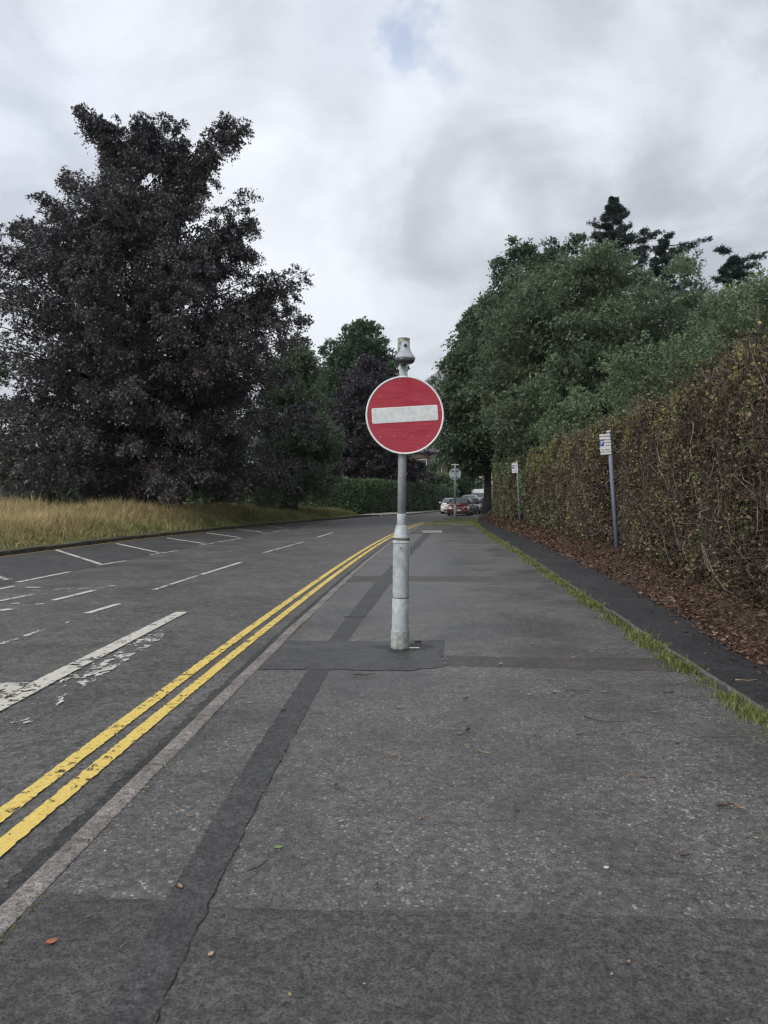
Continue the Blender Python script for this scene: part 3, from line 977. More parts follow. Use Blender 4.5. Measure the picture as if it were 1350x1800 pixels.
# needles and crumbs scattered over the tarmac
n = 11000
ys = 1.6 + RNG.uniform(0, 1, n) ** 1.7 * 30
u = RNG.uniform(0, 1, n)
xs = KERB(ys) + .12 + u * (STRIP(ys) - KERB(ys) - .12)
edge = RNG.uniform(0, 1, n) < .25
xs = np.where(edge, STRIP(ys) - .12 - RNG.exponential(.10, n), xs)
cl = np.sin(xs * 3 + ys) * np.sin(ys * 1.7 + xs * .7)
kk = (RNG.uniform(0, 1, n) < .42 + .4 * cl) | (edge & (RNG.uniform(0, 1, n) < .7))
xs, ys = xs[kk], ys[kk]
n = len(xs)
sz = np.clip(RNG.lognormal(-4.7, .5, n), .004, .035) * np.interp(ys, [2, 8, 30], [.9, 1.2, 2.2])
ax = np.stack([RNG.normal(0, 1, n), RNG.normal(0, 1, n), RNG.normal(0, .1, n)], 1)
v, f = leaf_quads(np.stack([xs, ys, np.full(n, .0095)], 1), ax, np.tile([0, 0, 1.], (n, 1)), sz, sz * RNG.uniform(.12, .45, n))
tag(link('bark_crumbs', np_mesh('crumbs', v, f, RNG.uniform(0, 1, n)), LEAF['litter']), kind='stuff', label='tiny bark crumbs and seed husks scattered over the footway')

# ------------------------------------------------------------------ trees
def seg_children(P, D, Ln, B, per, t0, t1, ang, lf, rise, jit=.3, seed=None):
    n = len(P)
    i = np.repeat(np.arange(n), per)
    m = len(i)
    t = RNG.uniform(t0, t1, m)
    base = P[i] + D[i] * (Ln[i] * t)[:, None] + B[i] * (t ** 2)[:, None]
    tan = nrm(D[i] * Ln[i][:, None] + 2 * B[i] * t[:, None])
    r = RNG.normal(0, 1, (m, 3))
    perp = nrm(r - tan * np.sum(r * tan, 1, keepdims=True))
    perp[:, 2] *= .4
    a = ang * RNG.uniform(.5, 1.3, m)
    d = nrm(tan * np.cos(a)[:, None] + nrm(perp) * np.sin(a)[:, None] + np.array([[0, 0, rise]]) + RNG.normal(0, jit * .3, (m, 3)))
    ln = (lf[i] if np.ndim(lf) else lf) * RNG.uniform(.6, 1.25, m) * (1.12 - .62 * t)
    return base, d, ln, i


def make_tree(name, loc, profile, label, cat, leaf, bark, n_prim=90, sec=12, ter=7, lv=8, lsz=.16, z_lo=1.0, droop=.12, rise=.25, extra=(), group=None,
              trunk_r=.35, asp=.62, sec_len=1.5, ter_len=.7, flat=.5, inner=.25, scale_y=1.0, trunk_h=None, nvar=1.0, squash=(1, 1), rise_tip=0.0, prim_t0=.25,
              slope=(-.1, .95), wood=.6):
    root = empty(name, loc, label=label, cat=cat, group=group)
    prof = np.array(profile, float)
    H = prof[-1, 0]
    # tips over the crown envelope, weighted by ring size
    zz = np.linspace(prof[0, 0], H, 200)
    rr = np.interp(zz, prof[:, 0], prof[:, 1])
    wgt = rr + .25 * rr.max()
    cdf = np.cumsum(wgt) / wgt.sum()
    tz = np.interp(RNG.uniform(0, 1, n_prim), cdf, zz)
    th = (np.arange(n_prim) * 2.399963 + RNG.uniform(-.5, .5, n_prim))
    rad = np.interp(tz, prof[:, 0], prof[:, 1])
    lob = 1 + .10 * nvar * np.sin(3 * th + tz * .5) + .08 * nvar * np.sin(5 * th + 1 - tz * 1.1)
    rad = rad * lob * RNG.uniform(.82, 1.05, n_prim)
    isin = RNG.uniform(0, 1, n_prim) < inner
    rad = np.where(isin, rad * RNG.uniform(.4, .8, n_prim), rad)
    tips = np.stack([rad * np.cos(th) * squash[0], rad * np.sin(th) * squash[1], tz], 1)
    if len(extra):
        ex = np.array(extra, float)
        tips = np.vstack([tips, ex] + [ex + RNG.normal(0, .3, ex.shape) * np.array([[1, 1.5, .8]]) - np.array([[0, 0, k_]]) for k_ in (.15, .5)])
    n = len(tips)
    hr = np.hypot(tips[:, 0], tips[:, 1])
    z0 = np.clip(tips[:, 2] - hr * (.55 + rise) * RNG.uniform(.7, 1.2, n) - .08 * H, z_lo * .6 + .02 * H, H * .88)
    # a limb that reaches down starts above its own tip
    low = tips[:, 2] < .25 * H
    z0 = np.where(low, np.maximum(z0, tips[:, 2] + RNG.uniform(0, .12, n) * H), z0)
    if slope is not None:
        k_ = np.clip(tips[:, 2] / H, 0, 1)
        sl = slope[0] + (slope[1] - slope[0]) * k_ ** .8
        z0 = np.clip(tips[:, 2] - hr * sl * RNG.uniform(.7, 1.3, n), .8 + RNG.uniform(0, 1.5, n), H * .93)
    P = np.stack([RNG.normal(0, .05, n), RNG.normal(0, .05, n), z0], 1)
    B = np.stack([np.zeros(n), np.zeros(n), -droop * hr + rise_tip * hr], 1)
    V = tips - P - B
    Ln = np.linalg.norm(V, axis=1)
    D = V / Ln[:, None]
    # wood
    th_ = trunk_h or H * .92
    k = 10
    tz_ = np.linspace(-.3, th_, k)
    wob = np.stack([np.sin(tz_ * .5) * .08, np.cos(tz_ * .4) * .08, tz_], 1)
    trr = trunk_r * (1 - tz_ / (th_ * 1.05)) ** .8 * (1 + .5 * np.exp(-np.maximum(tz_, 0) * 1.6)) + .02
    tv, tf = tubes(wob[None], trr[None], 10)
    tt = np.linspace(0, 1, 7)
    pp = P[:, None] + D[:, None] * (Ln[:, None] * tt)[..., None] + B[:, None] * (tt ** 2)[None, :, None]
    pr = (Ln * .011 + .012)[:, None] * (1 - .88 * tt)[None] * (trunk_r / .35) ** .5 * wood
    lv_, lf_ = tubes(pp, pr, 4, False)
    vv = np.vstack([tv, lv_])
    ff = [a for a in tf] + [a + len(tv) for a in lf_]
    # branchlets
    slen = np.full(n, sec_len)
    slen[n_prim:] *= .55
    P2, D2, L2, _ = seg_children(P, D, Ln, B, sec, prim_t0, 1.0, .85, slen, rise * .25)
    B2 = np.stack([0 * L2, 0 * L2, -droop * L2 * RNG.uniform(.3, 1.5, len(L2))], 1)
    tt = np.linspace(0, 1, 4)
    pp = P2[:, None] + D2[:, None] * (L2[:, None] * tt)[..., None] + B2[:, None] * (tt ** 2)[None, :, None]
    pr = (L2 * .006 + .004)[:, None] * (1 - .8 * tt)[None]
    v2, f2 = tubes(pp, pr, 3, False)
    o0 = len(vv)
    vv = np.vstack([vv, v2])
    ff += [a + o0 for a in f2]
    link('trunk', np_mesh('trunk', vv, ff), bark, root, True)
    P3, D3, L3, _ = seg_children(P2, D2, L2, B2, ter, .15, 1.0, .95, ter_len, 0)
    B3 = np.stack([0 * L3, 0 * L3, -droop * 2 * L3], 1)
    m = len(P3)
    i = np.repeat(np.arange(m), lv)
    t = RNG.uniform(.1, 1.05, len(i))
    pos = P3[i] + D3[i] * (L3[i] * t)[:, None] + B3[i] * (t ** 2)[:, None] + RNG.normal(0, .05 * ter_len + .01, (len(i), 3))
    pos[:, 2] = np.maximum(pos[:, 2], .05)
    ax = nrm(D3[i] * .8 + RNG.normal(0, .6, (len(i), 3)) + np.array([[0, 0, -.15]]))
    nn = nrm(RNG.normal(0, flat, (len(i), 3)) + np.array([[0, 0, 1.]]))
    s = lsz * RNG.uniform(.6, 1.25, len(i))
    v, f = leaf_quads(pos, ax, nn, s, s * asp * RNG.uniform(.8, 1.15, len(i)))
    # branch-wise tone plus leaf-wise tone
    tone = np.repeat(RNG.uniform(0, 1, m), lv) * .45 + RNG.uniform(0, 1, len(i)) * .55
    link('crown', np_mesh('crown', v, f, tone), LEAF[leaf], root)
    return root


# the great copper beech
Yb = 38.0
bx0 = (245 - 675) / F * Yb


def ext(px, py, Y=Yb, bx=bx0, by=0.0, base=.6):
    """tip for an outlying limb of a tree rooted at bx"""
    return ((px - 675) / F * Y - bx, by, CAM_H - (py - 873) / F * Y - base)


spikes = [ext(142, 190), ext(160, 225), ext(182, 262), ext(204, 215), ext(222, 255), ext(252, 197), ext(268, 232), ext(315, 217), ext(325, 252), ext(398, 212), ext(425, 205),
          ext(412, 245), ext(388, 272), ext(372, 300), ext(455, 375), ext(440, 385), ext(120, 302), ext(75, 345), ext(35, 378), ext(15, 400), ext(545, 472), ext(520, 470),
          ext(535, 560), ext(545, 590), ext(500, 500), ext(510, 540), ext(480, 480), ext(430, 335), ext(530, 520), ext(-10, 430), ext(-40, 470), ext(200, 290), ext(250, 275),
          ext(300, 280), ext(60, 390), ext(90, 350), ext(420, 400), ext(440, 440), ext(470, 520), ext(25, 440)]
make_tree('copper_beech_tree', (bx0, Yb, .6), [(1.3, 7.2), (2.4, 8.0), (3.8, 8.2), (6.5, 8.1), (9.5, 7.9), (12, 7.0), (14, 5.4), (16.0, 3.5), (17.4, 2.0), (18.3, .7)],
          'huge dark copper beech tree with branches sweeping down to the long grass', 'tree', 'copper', M['bark_dark'],
          n_prim=480, sec=14, ter=8, lv=8, lsz=.145, droop=.28, rise=.2, extra=spikes, trunk_r=.7, sec_len=1.2, ter_len=.55, flat=.5, inner=.5, prim_t0=.4, slope=(-.25, 1.0), wood=.4)
# greenish tree peeping out on its right
make_tree('field_maple_tree', ((512 - 675) / F * 49, 49, .5), [(0.8, 2.4), (2, 2.8), (5, 3.1), (8, 2.5), (10, 1.5), (11.2, .5)],
          'olive green tree between the copper beech and the purple tree', 'tree', 'olive', M['bark'], n_prim=150, sec=12, ter=7, lv=8, lsz=.18, droop=.15, sec_len=1.1, ter_len=.6)
make_tree('purple_plum_tree', ((648 - 675) / F * 76, 76, .1), [(1.2, 4.2), (3, 5.6), (6, 5.8), (9, 5.2), (12, 3.8), (14, 2.2), (15.0, .8)],
          'rounded dark purple tree above the clipped green hedge', 'tree', 'purple', M['bark_dark'], n_prim=200, sec=12, ter=7, lv=8, lsz=.26, droop=.12, sec_len=1.6, ter_len=.8, trunk_r=.4)
make_tree('lime_tree', ((637 - 675) / F * 95, 95, 0), [(3, 4.8), (8, 5.6), (13, 5.8), (18, 5.2), (20.5, 4.2), (22.6, 2.5), (23.8, .7)],
          'tall rounded green tree rising behind the purple tree', 'tree', 'midgreen', M['bark'], n_prim=260, sec=12, ter=7, lv=8, lsz=.34, droop=.08, sec_len=1.6, ter_len=.9, trunk_r=.45)
make_tree('lime_tree', ((575 - 675) / F * 100, 100, 0), [(3, 3.0), (8, 4.6), (12, 4.2), (15, 3.0), (18, 1.4), (19, .4)],
          'lower green tree left of the tall one, mostly hidden by the purple tree', 'tree', 'midgreen', M['bark'], n_prim=70, sec=11, ter=7, lv=7, lsz=.36, droop=.08, sec_len=1.6, ter_len=.9)
# right hand group
make_tree('ash_tree', (9.9, 37, 0), [(1.5, 3.0), (4, 4.6), (7, 5.4), (10, 5.0), (12.2, 3.5), (13.3, 1.6)],
          'big grey green ash tree filling the sky above the hedge', 'tree', 'ash', M['bark'], n_prim=260, sec=13, ter=8, lv=7, lsz=.21, droop=.10, sec_len=1.5, ter_len=.75, flat=.6, asp=.42, inner=.3, trunk_r=.4)
make_tree('ash_tree', (14.2, 33, 0), [(1.5, 3.2), (4, 4.0), (7, 4.2), (9.5, 3.2), (11.5, 1.5), (12.0, .5)],
          'smaller ash tree on the right with a thinner crown', 'tree', 'ash', M['bark'], n_prim=100, sec=12, ter=8, lv=7, lsz=.19, droop=.10, sec_len=1.3, ter_len=.7, flat=.6, asp=.42)
make_tree('beech_tree', (8.3, 53, 0), [(3.6, 3.2), (5.5, 4.0), (9, 3.9), (12, 3.2), (14.8, 1.8), (16, .6)],
          'dark green tree overhanging the end of the footway, left of the ash', 'tree', 'darkgreen', M['bark_dark'], n_prim=150, sec=13, ter=8, lv=7, lsz=.21, droop=.14, sec_len=1.6, ter_len=.75, inner=.32,
          extra=[(-3.9, 0, 9.5), (-4.3, 0, 7.5), (-4.0, -.5, 5.2), (-3.4, 0, 11.5), (-2.5, 0, 13.5)])
make_tree('beech_tree', (10.2, 50, 0), [(5, 4.2), (9, 4.6), (12.5, 4.4), (14.8, 3.4), (16.3, 1.8), (17.3, .6)],
          'twiggy topped dark tree standing just behind the big ash', 'tree', 'darkgreen', M['bark_dark'], n_prim=110, sec=12, ter=7, lv=7, lsz=.20, droop=.05, rise=.6, sec_len=1.5, ter_len=.7,
          extra=[ext(872, 455, 50, 10.2, 0, 0), ext(905, 425, 50, 10.2, 0, 0), ext(930, 438, 50, 10.2, 0, 0), ext(965, 430, 50, 10.2, 0, 0), ext(1015, 424, 50, 10.2, 0, 0), ext(868, 480, 50, 10.2, 0, 0)])
make_tree('beech_tree', (9.2, 66, 0), [(4.6, 4.2), (6.5, 5.2), (9, 5.2), (14, 4.2), (17, 2.5), (18.5, .6)],
          'farther dark tree over the parked cars', 'tree', 'darkgreen', M['bark_dark'], n_prim=130, sec=12, ter=7, lv=7, lsz=.26, droop=.16, sec_len=1.7, ter_len=.8, inner=.35)
make_tree('holly_tree', (9.9, 45.5, 0), [(.3, 1.8), (2, 2.3), (5, 2.4), (8, 1.8), (9.5, .6)],
          'dense dark evergreen at the far end of the brown hedge', 'tree', 'darkgreen', M['bark_dark'], n_prim=70, sec=12, ter=7, lv=8, lsz=.15, droop=.05, sec_len=.9, ter_len=.5)


# conifers
def conifer(name, loc, H, r0, label, tiers=38, extra=(), lsz=.19):
    root = empty(name, loc, label=label, cat='tree')
    P, T = [], []
    for k in range(tiers):
        z0_ = H * (.30 + .695 * (k / (tiers - 1)) ** .8)
        rr = 0
        m = random.randint(4, 6)
        a0 = random.uniform(0, 6)
        for j in range(m):
            a = a0 + j * 2 * math.pi / m + random.uniform(-.3, .3)
            z = min(H - .1, z0_ + random.uniform(-.5, .5))
            r = min(r0, .58 * (H - z) + .12) * random.uniform(.45, 1.25)
            P.append((0, 0, z))
            T.append((r * math.cos(a), r * math.sin(a), z + r * random.uniform(-.12, .35)))
    for e in extra:
        P.append((0, 0, e[2] - abs(e[0]) * .15))
        T.append(e)
    P = np.array(P, float)
    T = np.array(T, float)
    n = len(P)
    hr = np.hypot(T[:, 0], T[:, 1])
    B = np.stack([0 * hr, 0 * hr, .12 * hr], 1)
    V = T - P - B
    Ln = np.linalg.norm(V, axis=1)
    D = V / Ln[:, None]
    tz = np.linspace(-.2, H, 10)
    tv, tf = tubes(np.stack([0 * tz, 0 * tz, tz], 1)[None], (.32 * (1 - tz / H * .97) + .01)[None], 8)
    tt = np.linspace(0, 1, 6)
    pp = P[:, None] + D[:, None] * (Ln[:, None] * tt)[..., None] + B[:, None] * (tt ** 2)[None, :, None]
    lv_, lf_ = tubes(pp, (Ln * .012 + .012)[:, None] * (1 - .8 * tt)[None], 4, False)
    link('trunk', np_mesh('trunk', np.vstack([tv, lv_]), [a for a in tf] + [a + len(tv) for a in lf_]), M['bark_dark'], root, True)
    P2, D2, L2, _ = seg_children(P, D, Ln, B, 12, .15, 1.0, .8, np.clip(Ln * .42, .14, .8), .05)
    D2[:, 2] *= .5
    D2 = nrm(D2)
    m = len(P2)
    per = 60
    i = np.repeat(np.arange(m), per)
    t = RNG.uniform(0, 1, len(i))
    pos = P2[i] + D2[i] * (L2[i] * t)[:, None] + RNG.normal(0, .07, (len(i), 3))
    ax = nrm(D2[i] * .7 + RNG.normal(0, .6, (len(i), 3)))
    s = lsz * RNG.uniform(.6, 1.2, len(i))
    v, f = leaf_quads(pos, ax, RNG.normal(0, 1, (len(i), 3)), s, s * .32)
    link('crown', np_mesh('crown', v, f, RNG.uniform(0, 1, len(i))), LEAF['conifer'], root)
    return root


cx = (1078 - 675) / F * 60
conifer('fir_tree', (cx, 60, 0), CAM_H + (873 - 350) / F * 60, 4.6, 'pointed dark fir tree whose top stands above the ash', extra=[(3.3, 0, 22.6), (3.6, -.3, 22.9), (2.9, 0, 21.8)])
c2 = (1165 - 675) / F * 56
conifer('cedar_tree', (c2, 56, 0), 20.9, 4.2, 'dark cedar with bare jutting limbs right of the pointed fir', tiers=22,
        extra=[((1245 - 675) / F * 56 - c2, 0, 21.0), ((1225 - 675) / F * 56 - c2, 0, 20.6), ((1205 - 675) / F * 56 - c2, 0, 20.2), ((1215 - 675) / F * 56 - c2, 0, 19.0), ((1180 - 675) / F * 56 - c2, 0, 21.3)])
c3 = (1290 - 675) / F * 50
conifer('cedar_tree', (c3, 50, 0), 17.6, 3.2, 'lower cedar with drooping limbs at the right edge of the sky', tiers=22,
        extra=[((1340 - 675) / F * 50 - c3, 0, 17.8), ((1330 - 675) / F * 50 - c3, 0, 17.2), ((1320 - 675) / F * 50 - c3, 0, 16.6), ((1262 - 675) / F * 50 - c3, 0, 18.2)])

# shrubs behind the brown hedge
shr = [
    ((7.9, 41, 0), [(1, 1.4), (2.6, 1.9), (4.2, 1.4), (5.0, .5)], 'small pale shrub at the far end behind the brown hedge', 30, .11),
    ((7.6, 31, 0), [(1, 1.6), (3, 2.3), (4.8, 1.7), (5.7, .5)], 'pale green shrub over the hedge, behind the two sign posts', 45, .10),
    ((7.7, 25.5, 0), [(1, 1.7), (3, 2.3), (5.0, 1.7), (6.0, .5)], 'pale green shrub above the nearer parking sign', 48, .095),
    ((7.9, 20.5, 0), [(1, 1.8), (3, 2.3), (5.0, 1.8), (6.1, .5)], 'leafy green shrub above the middle of the brown hedge', 52, .085),
    ((8.3, 16.5, 0), [(1, 1.4), (3, 1.8), (4.6, 1.3), (5.8, .7), (6.3, .3)], 'tall sapling with small pale leaves near the right edge', 60, .075),
    ((10.6, 21.5, 0), [(1, 2.0), (4, 2.6), (6.4, 1.9), (7.7, .6)], 'green tree behind the tall sapling at the right edge', 70, .09),
    ((8.0, 12.2, 0), [(1, 1.6), (3, 2.2), (4.8, 1.6), (5.4, .5)], 'shrub leaning over the nearest stretch of brown hedge', 48, .07),
]
for loc, prof, lab, npm, ls in shr:
    make_tree('shrub', loc, prof, lab, 'shrub', 'shrub', M['bark'], n_prim=npm, sec=11, ter=7, lv=8, lsz=ls, droop=.04, rise=.6, sec_len=.8, ter_len=.4, trunk_r=.12, group='shrubs behind the brown hedge', flat=.8)
# shrubs seen beyond the verge at the left and behind the far hedge
make_tree('shrub', (-24.5, 46, .6), [(.2, 2.2), (1.5, 2.6), (2.8, 1.6), (3.4, .4)], 'yellowish green bush beyond the dry grass at the left edge', 'shrub', 'olive', M['bark'],
          n_prim=45, sec=11, ter=7, lv=8, lsz=.14, sec_len=.9, ter_len=.5, trunk_r=.12)
make_tree('beech_tree', (-31, 52, .6), [(.3, 5), (3, 6), (7, 6), (11, 4), (13, 1)], 'dark tree behind the copper beech at the left edge', 'tree', 'darkgreen', M['bark_dark'],
          n_prim=90, sec=11, ter=7, lv=7, lsz=.26, sec_len=1.6, ter_len=.8)
for k_, (bx_, by_, hh_, lb_) in enumerate([(-14.5, 64, 7.5, 'low dark tree seen beneath the copper beech, right of its trunk'), (-22, 66, 8, 'low dark tree seen beneath the copper beech, left of its trunk'),
                                        (-31, 70, 8.5, 'dark background tree at the far left beyond the grass'), (-40, 72, 9, 'outermost dark background tree beyond the grass at the left'),
                                        (-9.5, 72, 7, 'low dark tree at the left end of the clipped hedge')]):
    make_tree('background_tree', (bx_, by_, .4), [(.1, 4.4), (2, 4.8), (hh_ * .7, 4.0), (hh_, 1.0)], lb_, 'tree', 'darkgreen', M['bark_dark'], n_prim=75, sec=11, ter=7, lv=7, lsz=.28, sec_len=1.5, ter_len=.8, inner=.4, slope=(-.2, .9), wood=.6)
make_tree('laurel_bush', (5.6, 97, 0), [(.5, 3.2), (2.5, 3.8), (4.5, 3.0), (5.8, 1.0)], 'rounded garden bush behind the far hedge left of the distant sign', 'shrub', 'olive', M['bark'],
          n_prim=70, sec=11, ter=7, lv=8, lsz=.24, sec_len=1.1, ter_len=.6, trunk_r=.15)
make_tree('laurel_bush', (10.6, 101, 0), [(.5, 2.4), (2.5, 3.2), (4.6, 2.6), (6.2, .8)], 'garden bush behind the distant sign', 'shrub', 'midgreen', M['bark'],
          n_prim=60, sec=11, ter=7, lv=8, lsz=.24, sec_len=1.1, ter_len=.6, trunk_r=.15)


# ------------------------------------------------------------------ far clipped hedge
def clipped_hedge(name, pts, depth, h0, h1, label, nleaf, lsz):
    root = empty(name, (pts[0][0], pts[0][1], 0), label=label, cat='hedge')
    p = np.array(pts, float)
    seg = np.linalg.norm(np.diff(p, axis=0), axis=1)
    cum = np.concatenate([[0], np.cumsum(seg)])
    total = cum[-1]

    def at(s):
        x = np.interp(s, cum, p[:, 0])
        y = np.interp(s, cum, p[:, 1])
        e = 1.0
        dx = np.interp(s + e, cum, p[:, 0]) - np.interp(s - e, cum, p[:, 0])
        dy = np.interp(s + e, cum, p[:, 1]) - np.interp(s - e, cum, p[:, 1])
        d = nrm(np.stack([dx, dy], -1))
        nr = np.stack([d[..., 1], -d[..., 0]], -1)      # towards the road
        return x, y, nr
    ns, nu = int(total / .7), 16
    s = np.linspace(0, total, ns)
    x, y, nr = at(s)
    hh = np.interp(s, [0, total], [h0, h1])
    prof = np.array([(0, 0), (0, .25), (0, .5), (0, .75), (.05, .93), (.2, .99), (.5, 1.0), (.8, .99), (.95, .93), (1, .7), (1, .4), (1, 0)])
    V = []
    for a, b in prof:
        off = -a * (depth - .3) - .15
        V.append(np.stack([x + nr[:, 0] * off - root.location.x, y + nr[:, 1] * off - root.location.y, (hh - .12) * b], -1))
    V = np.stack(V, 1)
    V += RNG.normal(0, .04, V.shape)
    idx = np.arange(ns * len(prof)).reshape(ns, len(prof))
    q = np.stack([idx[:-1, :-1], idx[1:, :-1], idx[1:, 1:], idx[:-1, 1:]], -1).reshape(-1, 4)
    link('inner_filler', np_mesh('inner', V.reshape(-1, 3), q), M['dark_core'], root, True)
    n = nleaf
    s = RNG.uniform(0, total, n)
    u = RNG.uniform(0, 1, n)
    x, y, nr = at(s)
    hh = np.interp(s, [0, total], [h0, h1]) + .06 * np.sin(s * 1.3) + .05 * np.sin(s * 3.1)
    front = u < .62
    zz = np.where(front, RNG.uniform(0, 1, n), 1.0) * hh
    off = np.where(front, .04 + .08 * np.sin(s * 2.1 + zz * 2) + RNG.normal(0, .09, n), -RNG.uniform(0, depth, n))
    zz = np.where(front, zz, hh + RNG.normal(0, .07, n))
    off = off - .18 * np.clip(zz / hh - .85, 0, 1) / .15
    pos = np.stack([x + nr[:, 0] * off - root.location.x, y + nr[:, 1] * off - root.location.y, np.maximum(zz, .03)], -1)
    nn = np.where(front[:, None], np.concatenate([nr, np.full((n, 1), .5)], 1), np.array([[0, 0, 1.]])) + RNG.normal(0, .5, (n, 3))
    sz = lsz * RNG.uniform(.6, 1.2, n)
    v, f = leaf_quads(pos, RNG.normal(0, 1, (n, 3)) + np.array([[0, 0, .5]]), nrm(nn), sz, sz * .6)
    at_ = np.clip(RNG.uniform(0, 1, n) * .7 + np.where(front, 0, .35), 0, 1)
    link('foliage', np_mesh('foliage', v, f, at_), LEAF['hedge'], root)
    return root


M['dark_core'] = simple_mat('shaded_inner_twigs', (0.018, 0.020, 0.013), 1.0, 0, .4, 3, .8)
clipped_hedge('clipped_hedge', [(-9.5, 66), (-5.5, 65), (-2, 66.5), (1.5, 70), (5.4, 80), (8.2, 91), (11, 104)], 2.0, 3.15, 2.1,
              'long clipped dark green hedge along the far pavement at the bend', 75000, .17)
# far pavement with its kerb in front of that hedge
FP = curve_fn([(58, -2.2), (61, .9), (66, 3.0), (75, 5.2), (88, 7.9), (100, 10.4), (110, 12.4)], 1.5)
tag(link('far_pavement', strip_mesh('farp', lambda y: FP(y) - 3.2 - .2 * (y - 60) / 20, lambda y: FP(y) - .12, 59.2, 110, .03, 1.0), M['cover']), kind='structure',
    label='pale pavement in front of the far clipped hedge')
kerb_run('far_kerb', FP, 60, 104, .14, .045, .2, M['kerb'], -1, 'grey kerb of the far pavement at the bend')

# ------------------------------------------------------------------ brown beech hedge
HY0, HY1 = 2.5, 49.0


def face_x(y, z):
    niche = .50 * np.exp(-((y - 16.6) / 1.2) ** 4)
    niche2 = .65 * np.exp(-((y - 33.2) / 1.5) ** 4)
    lean = .22 * np.clip((z - .3) / 2.9, 0, 1)
    under = .25 * np.clip(1 - z / .7, 0, 1)
    return hbase(y) - .05 + lean * .6 + under + niche + niche2 + .04 * np.sin(y * 1.7 + z * 1.9) + .04 * np.sin(y * 4.3 - z * 4.2)


def top_z(y):
    return 3.22 + .12 * np.sin(y * .8 + 1) + .07 * np.sin(y * 2.9) + .12 * np.interp(y, [5, 13], [-1, 0])


bh = empty('beech_hedge', (float(hbase(8)), 8, 0), label='tall brown autumnal beech hedge with bare twigs beside the dark path', cat='hedge')
off_h = np.array([bh.location.x, bh.location.y, 0])
# added solid filler that blocks light through the hedge, darkness painted in
ny = 95
ysr = np.linspace(HY0, HY1, ny)
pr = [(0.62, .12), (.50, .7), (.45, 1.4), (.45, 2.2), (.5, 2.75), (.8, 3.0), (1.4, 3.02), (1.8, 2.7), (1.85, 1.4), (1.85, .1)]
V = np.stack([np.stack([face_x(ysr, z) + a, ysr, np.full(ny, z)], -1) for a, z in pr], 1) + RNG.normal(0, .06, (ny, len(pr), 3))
idx = np.arange(ny * len(pr)).reshape(ny, len(pr))
q = np.stack([idx[:-1, :-1], idx[1:, :-1], idx[1:, 1:], idx[:-1, 1:]], -1).reshape(-1, 4)
caps = [idx[:1], idx[-1:, ::-1]]
M['brown_core'] = simple_mat('light_block_brown', (0.016, 0.012, 0.010), 1.0, 0, .5, 9, 1.0)
link('inner_filler', np_mesh('inner', V.reshape(-1, 3) - off_h, [q] + caps), M['brown_core'], bh)


def hedge_twigs(n, y0, y1, ypow, lmin, lmax, rad, depth, mat, name, amin=0, bright=.5):
    y = y0 + RNG.uniform(0, 1, n) ** ypow * (y1 - y0)
    z = .08 + RNG.uniform(0, 1, n) ** .9 * (top_z(y) - .15)
    x = face_x(y, z) + RNG.uniform(depth[0], depth[1], n)
    ln = RNG.uniform(lmin, lmax, n)
    up = np.clip(z / 3.2, 0, 1)
    # lower stems run slanting towards the camera, upper shoots stand up
    d = np.stack([-RNG.uniform(.0, .9, n), RNG.normal(.45, .95, n) * (1.15 - .4 * up), RNG.normal(.3 + .25 * up, .6, n)], 1)
    d = nrm(d)
    k = 6
    t = np.linspace(0, 1, k)
    w1 = RNG.normal(0, 1, (n, 3)) * .30
    w2 = RNG.normal(0, 1, (n, 3)) * .12
    p = np.stack([x, y, z], 1)[:, None] + d[:, None] * (ln[:, None] * t)[..., None] \
        + w1[:, None] * (ln[:, None] * t ** 2)[..., None] + w2[:, None] * (ln[:, None] * np.sin(t * 7.0))[..., None]
    # keep the clipped face: nothing pokes out far
    lim = face_x(p[..., 1], p[..., 2]) - .06
    p[..., 0] = np.maximum(p[..., 0], lim + RNG.uniform(-.05, .1, (n, 1)))
    p[..., 2] = np.clip(p[..., 2], .04, top_z(p[..., 1]) + RNG.exponential(.13, (n, 1)))
    r = rad * RNG.uniform(.5, 1.5, n)[:, None] * (1 - .65 * t)[None] * np.interp(y, [6, 12, 48], [1, 1.15, 3.2])[:, None]
    v, f = tubes(p - off_h, r, 3, False)
    a = np.repeat(np.clip(RNG.beta(1.6, 2.2, n) + (bright - .5), 0, 1), (k - 1) * 3)
    return v, f, a


def add_twigs(name, *args, **kw):
    v, f, a = hedge_twigs(*args, **kw)
    link(name, np_mesh(name, v, f, a), args[8], bh)


add_twigs('outer_twigs', 9500, 4.5, 22, 1.25, .25, .75, .0042, (.0, .3), M['twig'], 'o')
add_twigs('far_twigs', 6500, 14, 48.5, 1.1, .3, .9, .0042, (.0, .3), M['twig'], 'o')
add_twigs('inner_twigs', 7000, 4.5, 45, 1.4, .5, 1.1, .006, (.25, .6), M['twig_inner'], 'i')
add_twigs('pale_stems', 900, 5.5, 26, 1.2, .4, 1.1, .0075, (.0, .2), M['twig'], 'p', bright=.85)


